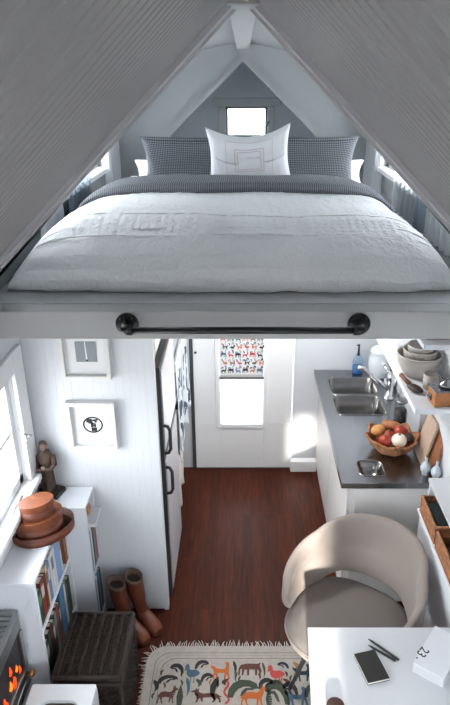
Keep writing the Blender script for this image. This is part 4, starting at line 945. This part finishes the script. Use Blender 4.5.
for (t, h, c, nm) in ((.022, .29, (.06, .14, .28), 'deep blue'), (.016, .30, (.62, .64, .66), 'silver'), (.026, .26, (.04, .05, .06), 'blackish'), (.020, .29, (.10, .25, .34), 'teal'), (.024, .28, (.09, .06, .05), 'brown')):
    t *= 1.15; book(y, t, h, .15, .079, XB-.004, c, nm+' book on the corner bookcase bottom shelf', 'books on the corner bookcase bottom shelf'); y += t+.003
wb = MB().lathe((-.875, 2.80, .779), [(.035, 0), (.045, .02), (.045, .06), (.03, .075)], 20).build('wooden_pot', 'oak'); tag(wb, 'small orange wooden pot in the top cubby of the corner bookcase', 'pot')
# ring of hollow top-shelf edge trim is part of the bookcase: corner ledge
# oval boxes
def obox(c, L, W, h, mt, label, lid=True, open_=False, rz=.95):
    r = thing('oval_box' if lid else 'oval_tray', label, 'box', c, 'stacked bentwood pieces'); t = .006
    if open_:
        MB().lathe(c, [(.98, .0005), (1, .004), (1.0, h), (.955, h), (.955, .008), (.5, .008), (.05, .008)], 48, sx=W, sy=L, rz=-rz+0, cap=True).build('tray_wall', mt, r)
        MB().lathe((c[0], c[1], c[2]+.009), [(.94, 0), (.94, .002), (.02, .002)], 40, sx=W, sy=L, rz=-rz).build('tray_lining', 'wood_dark', r)
    else:
        MB().lathe(c, [(.97, .0005), (.985, .003), (.985, h*.62)], 48, sx=W, sy=L, rz=-rz).build('box_body', mt, r)
        MB().lathe((c[0], c[1], c[2]+h*.62), [(1.0, 0), (1.005, .002), (1.005, h*.36), (.985, h*.38), (.02, h*.38)], 48, sx=W, sy=L, rz=-rz, smooth=False).build('lid', 'wood_lid', r)
    return r
obox((-.985, 2.515, .9005), .152, .118, .05, 'wood_box', 'large shallow bentwood tray, lowest of the oval stack on the bookcase', lid=False, open_=True)
obox((-.995, 2.50, .914), .115, .085, .11, 'wood_box', 'medium oval bentwood box, middle of the stack under the small box')
obox((-.990, 2.485, 1.025), .082, .058, .085, 'wood_box', 'small oval bentwood box with speckled lid, topmost of the stack')

# statue
sx_, sy_ = -1.045, 2.832
sa_ = thing('saint_statue', 'dark carved wooden statue of a robed figure beside the window', 'statue', (sx_, sy_, .90))
m = MB().box((sx_-.05, sy_-.05, .9005), (sx_+.07, sy_+.045, .925), rz=-.3).build('base', 'statue_base', sa_, bevel=.004)
rob = [(.040, .038, 0), (.043, .040, .03), (.038, .035, .09), (.036, .032, .13), (.040, .033, .165), (.046, .034, .20), (.046, .032, .222), (.034, .026, .240), (.016, .016, .250)]
rings = []
for a, b, z in rob:
    rings.append([(sx_+a*.85*math.cos(2*PI*j/28)*(1+.07*math.cos(9*2*PI*j/28)*(1 if z < .15 else .2)), sy_+b*math.sin(2*PI*j/28)*(1+.07*math.cos(9*2*PI*j/28)), .924+z) for j in range(28)])
m = MB().loft(rings)
for s in (-1, 1): m.tube([(sx_+s*.040, sy_, 1.14), (sx_+s*.048, sy_-.012, 1.09), (sx_+s*.030, sy_-.036, 1.07), (sx_+s*.006, sy_-.044, 1.085)], [.016, .015, .013, .010], 10)
m.build('robe', 'statue', sa_)
hd = MB().ball((sx_-.002, sy_-.006, 1.195), (.019, .021, .025), 18).ball((sx_-.002, sy_-.027, 1.193), (.004, .006, .006), 8).build('head', 'statue_face', sa_)
MB().ball((sx_-.002, sy_+.001, 1.205), (.021, .021, .022), 16).build('hair', 'statue', hd)
MB().ball((sx_-.009, sy_-.0245, 1.20), (.003, .002, .002), 8).ball((sx_+.006, sy_-.0245, 1.20), (.003, .002, .002), 8).box((sx_-.007, sy_-.0275, 1.183), (sx_+.004, sy_-.024, 1.185)).build('face_marks', 'statue_base', hd)
MB().ball((sx_, sy_-.046, 1.09), (.012, .010, .014), 12).build('hands', 'statue_face', sa_)

# ---------------------------------------------------------------- boots
def boot(tx, ty, bxx, byy, ang, label, ht=.40):
    r = thing('boot', label, 'boot', (bxx, byy, 0), 'tan leather boots'); dx, dy = math.cos(ang), math.sin(ang)
    rings = []
    px, py = -dy, dx
    def ring(cx, cy, cz, ra, rb, tilt):       # ra along the foot direction, rb across; tilt rotates the ring towards the toe
        out = []
        for j in range(24):
            a = 2*PI*j/24; u = ra*math.cos(a); v = rb*math.sin(a)
            out.append((cx+dx*u*math.cos(tilt)+px*v, cy+dy*u*math.cos(tilt)+py*v, cz+u*math.sin(tilt)))
        return out
    def lerp(f): return (tx+(bxx-tx)*f, ty+(byy-ty)*f)
    for f, z, ra, rb in ((0, ht, .056, .046), (.12, ht-.04, .057, .047), (.35, ht-.12, .058, .046), (.6, ht*.48, .050, .040), (.8, .135, .044, .036)):
        c = lerp(f); rings.append(ring(c[0], c[1], z, ra, rb, -.12))
    for off, z, ra, rb, tl in ((.012, .095, .062, .038, -.45), (.045, .066, .070, .038, -.85), (.085, .050, .052, .041, -1.15), (.125, .040, .040, .043, -1.4), (.148, .034, .030, .038, -1.5), (.167, .026, .017, .024, -1.55)):
        rings.append(ring(bxx+dx*off, byy+dy*off, z, ra, rb, tl))
    m = MB().loft(rings, cap=False); n = 24
    m.add(rings[-1], [tuple(range(n))], 0, True)
    m.build('upper', 'boot', r)
    MB().ball((bxx-dx*.012, byy-dy*.012, .052), (.040, .038, .046), 18).build('heel_cup', 'boot', r)
    c = lerp(.02); MB().loft([ring(c[0], c[1], ht-.018, .058, .048, -.12), ring(c[0], c[1], ht+.004, .059, .049, -.12), ring(c[0], c[1], ht+.004, .050, .040, -.12), ring(c[0], c[1], ht-.03, .047, .038, -.12)], cap=False).build('collar', 'boot_collar', r)
    m = MB(); m.add(ring(c[0], c[1], ht-.03, .048, .039, -.12), [tuple(range(n))]); m.build('lining', 'boot_in', r)
    out = []
    for j in range(30):
        a = 2*PI*j/30; u = .062+.108*math.cos(a); v = .040*math.sin(a)*(1+.12*math.cos(a)); out.append((bxx+dx*u+px*v, byy+dy*u+py*v, .001))
    MB().prism(out, (0, 0, .013)).build('sole', 'sole', r, bevel=.003)
    return r
boot(-.722, 2.765, -.672, 2.738, math.radians(-40), 'brown leather tall boot on the left, next to the wicker trunk', .335)
boot(-.630, 2.815, -.605, 2.815, math.radians(-44), 'tan leather tall boot on the right, nearest the hallway floor', .335)

# ---------------------------------------------------------------- wicker trunk
tk = thing('wicker_trunk', 'black brown wicker trunk on the floor in front of the bookcase', 'trunk', (-.70, 2.24, 0))
tx0, tx1, ty0, ty1, tz = -.868, -.562, 2.055, 2.43, .45
m = MB(); m.box((tx0+.012, ty0+.012, .002), (tx1-.012, ty1-.012, .385)); nzr = 22
for k in range(nzr):
    z = .012+k*.017
    for (a, b) in (((tx0+.01, ty0+.01), (tx1-.01, ty0+.01)), ((tx1-.01, ty0+.01), (tx1-.01, ty1-.01)), ((tx1-.01, ty1-.01), (tx0+.01, ty1-.01)), ((tx0+.01, ty1-.01), (tx0+.01, ty0+.01))):
        a, b = Vector((*a, z)), Vector((*b, z)); N_ = 24; d = (b-a); nr = Vector((d.y, -d.x, 0)).normalized()
        m.tube([a+d*i/N_+nr*.004*(1 if (i+k) % 2 else -1) for i in range(N_+1)], .0082, 6)
m.build('body', 'wicker', tk)
m = MB().box((tx0+.006, ty0+.006, .40), (tx1-.006, ty1-.006, .437)); nr_ = 18
for k in range(nr_):
    x = tx0+.014+k*(tx1-tx0-.028)/(nr_-1); big = (k % 2 == 0)
    N_ = 40; m.tube([(x+.0018*math.sin(i*1.9+k), ty0+.012+(ty1-ty0-.024)*i/N_, .438+(.004 if (i+k) % 2 else 0)+(.010 if k % 3 == 0 else 0)) for i in range(N_+1)], (.011 if k % 3 == 0 else .0055), 6)
ld = m.build('lid', 'wicker', tk)
m = MB(); q = [(tx0, ty0), (tx1, ty0), (tx1, ty1), (tx0, ty1), (tx0, ty0)]
for z in (.442, .40):
    for i in range(4):
        a, b = Vector((*q[i], z)), Vector((*q[i+1], z)); m.tube([a, b], .0115, 8)
m.build('lid_border', 'wicker2', ld)
for xx, yy in ((tx0+.006, ty0+.006), (tx1-.006, ty0+.006), (tx1-.006, ty1-.006), (tx0+.006, ty1-.006)): MB().tube([(xx, yy, .001), (xx, yy, .39)], .012, 8).build('corner_post', 'wicker2', tk)
MB().tube([(-.74, ty0-.006, .42), (-.74, ty0-.02, .38), (-.68, ty0-.02, .38), (-.68, ty0-.006, .42)], .005, 8).build('latch_loop', 'wicker2', tk)

# ---------------------------------------------------------------- white stool / box with cut-out
so_ = thing('box_stool', 'white box stool with a rounded opening, in front of the wicker trunk', 'stool', (-.80, 1.85, 0))
x0, x1, y0, y1, zt = -.952, -.662, 1.70, 2.02, .445
def ringR(hx, hy, r, z, cx, cy): return rr(cx, cy, z, hx, hy, r, 8)
cxs, cys = (x0+x1)/2, (y0+y1)/2-.018
outer = rr((x0+x1)/2, (y0+y1)/2, zt, (x1-x0)/2, (y1-y0)/2, .010, 8); inner = rr(cxs, cys, zt, .088, .098, .045, 8); n = len(outer)
o2 = [(a, b, zt-.02) for a, b, c in outer]; i2 = [(a, b, zt-.02) for a, b, c in inner]
m = MB().add(outer+inner+o2+i2, [(i, (i+1) % n, n+(i+1) % n, n+i) for i in range(n)] + [(i, 2*n+i, 2*n+(i+1) % n, (i+1) % n) for i in range(n)] + [(n+i, n+(i+1) % n, 3*n+(i+1) % n, 3*n+i) for i in range(n)])
m.build('top', 'tissuebox', so_)
m = MB().box((x0, y0, 0), (x0+.015, y1, zt-.021)).box((x1-.015, y0, 0), (x1, y1, zt-.021)).box((x0+.015, y0, 0), (x1-.015, y0+.015, zt-.021)).box((x0+.015, y1-.015, 0), (x1-.015, y1, zt-.021)); m.build('side_panels', 'tissuebox', so_)
MB().box((x0+.016, y0+.016, .005), (x1-.016, y1-.016, zt-.10)).build('inner_tray', 'stool_in', so_)

# ---------------------------------------------------------------- heater on the left wall
ht = thing('fireplace_heater', 'grey steel fireplace heater with orange flames at the left edge, by the bookcase', 'heater', (-1.06, 1.95, .33))
hx0, hx1, hy0, hy1 = -1.108, -1.020, 1.72, 2.150
MB().box((hx0, hy0, .33), (hx1-.012, hy1, .735)).build('body', 'heater', ht, bevel=.006)
m = MB().box((hx0, hy0-.005, .738), (hx1, hy1+.004, .752))
for k in range(14): m.box((hx0+.015, hy0+.02+k*.029, .752), (hx1-.012, hy0+.036+k*.029, .758))
m.build('top_grille', 'heater', ht, bevel=.002)
MB().box((hx1-.012, hy0, .655), (hx1+.002, hy1, .735)).build('hood', 'heater', ht, bevel=.004)
dd = MB().box((hx1-.012, hy0+.02, .425), (hx1-.002, hy1-.02, .65)).build('fire_door', 'heater_dk', ht)
m = MB()
for a, b in (((hx1-.002, hy0+.01, .42), (hx1+.010, hy0+.04, .655)), ((hx1-.002, hy1-.04, .42), (hx1+.010, hy1-.01, .655)), ((hx1-.002, hy0+.04, .42), (hx1+.010, hy1-.04, .445))): m.box(a, b)
m.build('door_frame', 'heater', dd, bevel=.002)
def flame(y, z, s, mt):
    prof = [(.25, 0), (.5, .15), (.55, .35), (.4, .6), (.18, .85), (.02, 1)]
    MB().lathe((hx1+.0, y, z), [(r*s*.5*(1+.3*math.sin(h*9+y*70)), h*s) for r, h in prof], 14, sx=.3, sy=1).build('flame', mt, dd)
for y, z, s, mt in ((1.80, .46, .07, 'flame'), (1.88, .45, .08, 'ember'), (1.96, .48, .055, 'flame'), (2.0, .45, .07, 'ember'), (2.04, .50, .042, 'flame'), (2.07, .46, .045, 'ember'), (1.98, .55, .05, 'ember')): flame(y, z, s, mt)
m = MB().lathe((0, 0, 0), [(.010, 0), (.010, .015), (.018, .02), (.018, .035), (.012, .04)], 18); m.v = [(hx1+.002+c, 2.115+a, .40+b) for a, b, c in m.v]; m.build('knob', 'brass', ht)
MB().box((hx1-.012, hy0, .33), (hx1+.012, hy1-.01, .385)).build('ash_drawer', 'heater', ht, bevel=.003)
m = MB()
for k in range(5): m.box((hx1+.012, 1.80+k*.05, .345), (hx1+.014, 1.83+k*.05, .37))
m.build('drawer_slots', 'heater_dk', ht)

for o in COL.objects:
    if o.type == 'MESH': o.data.validate()
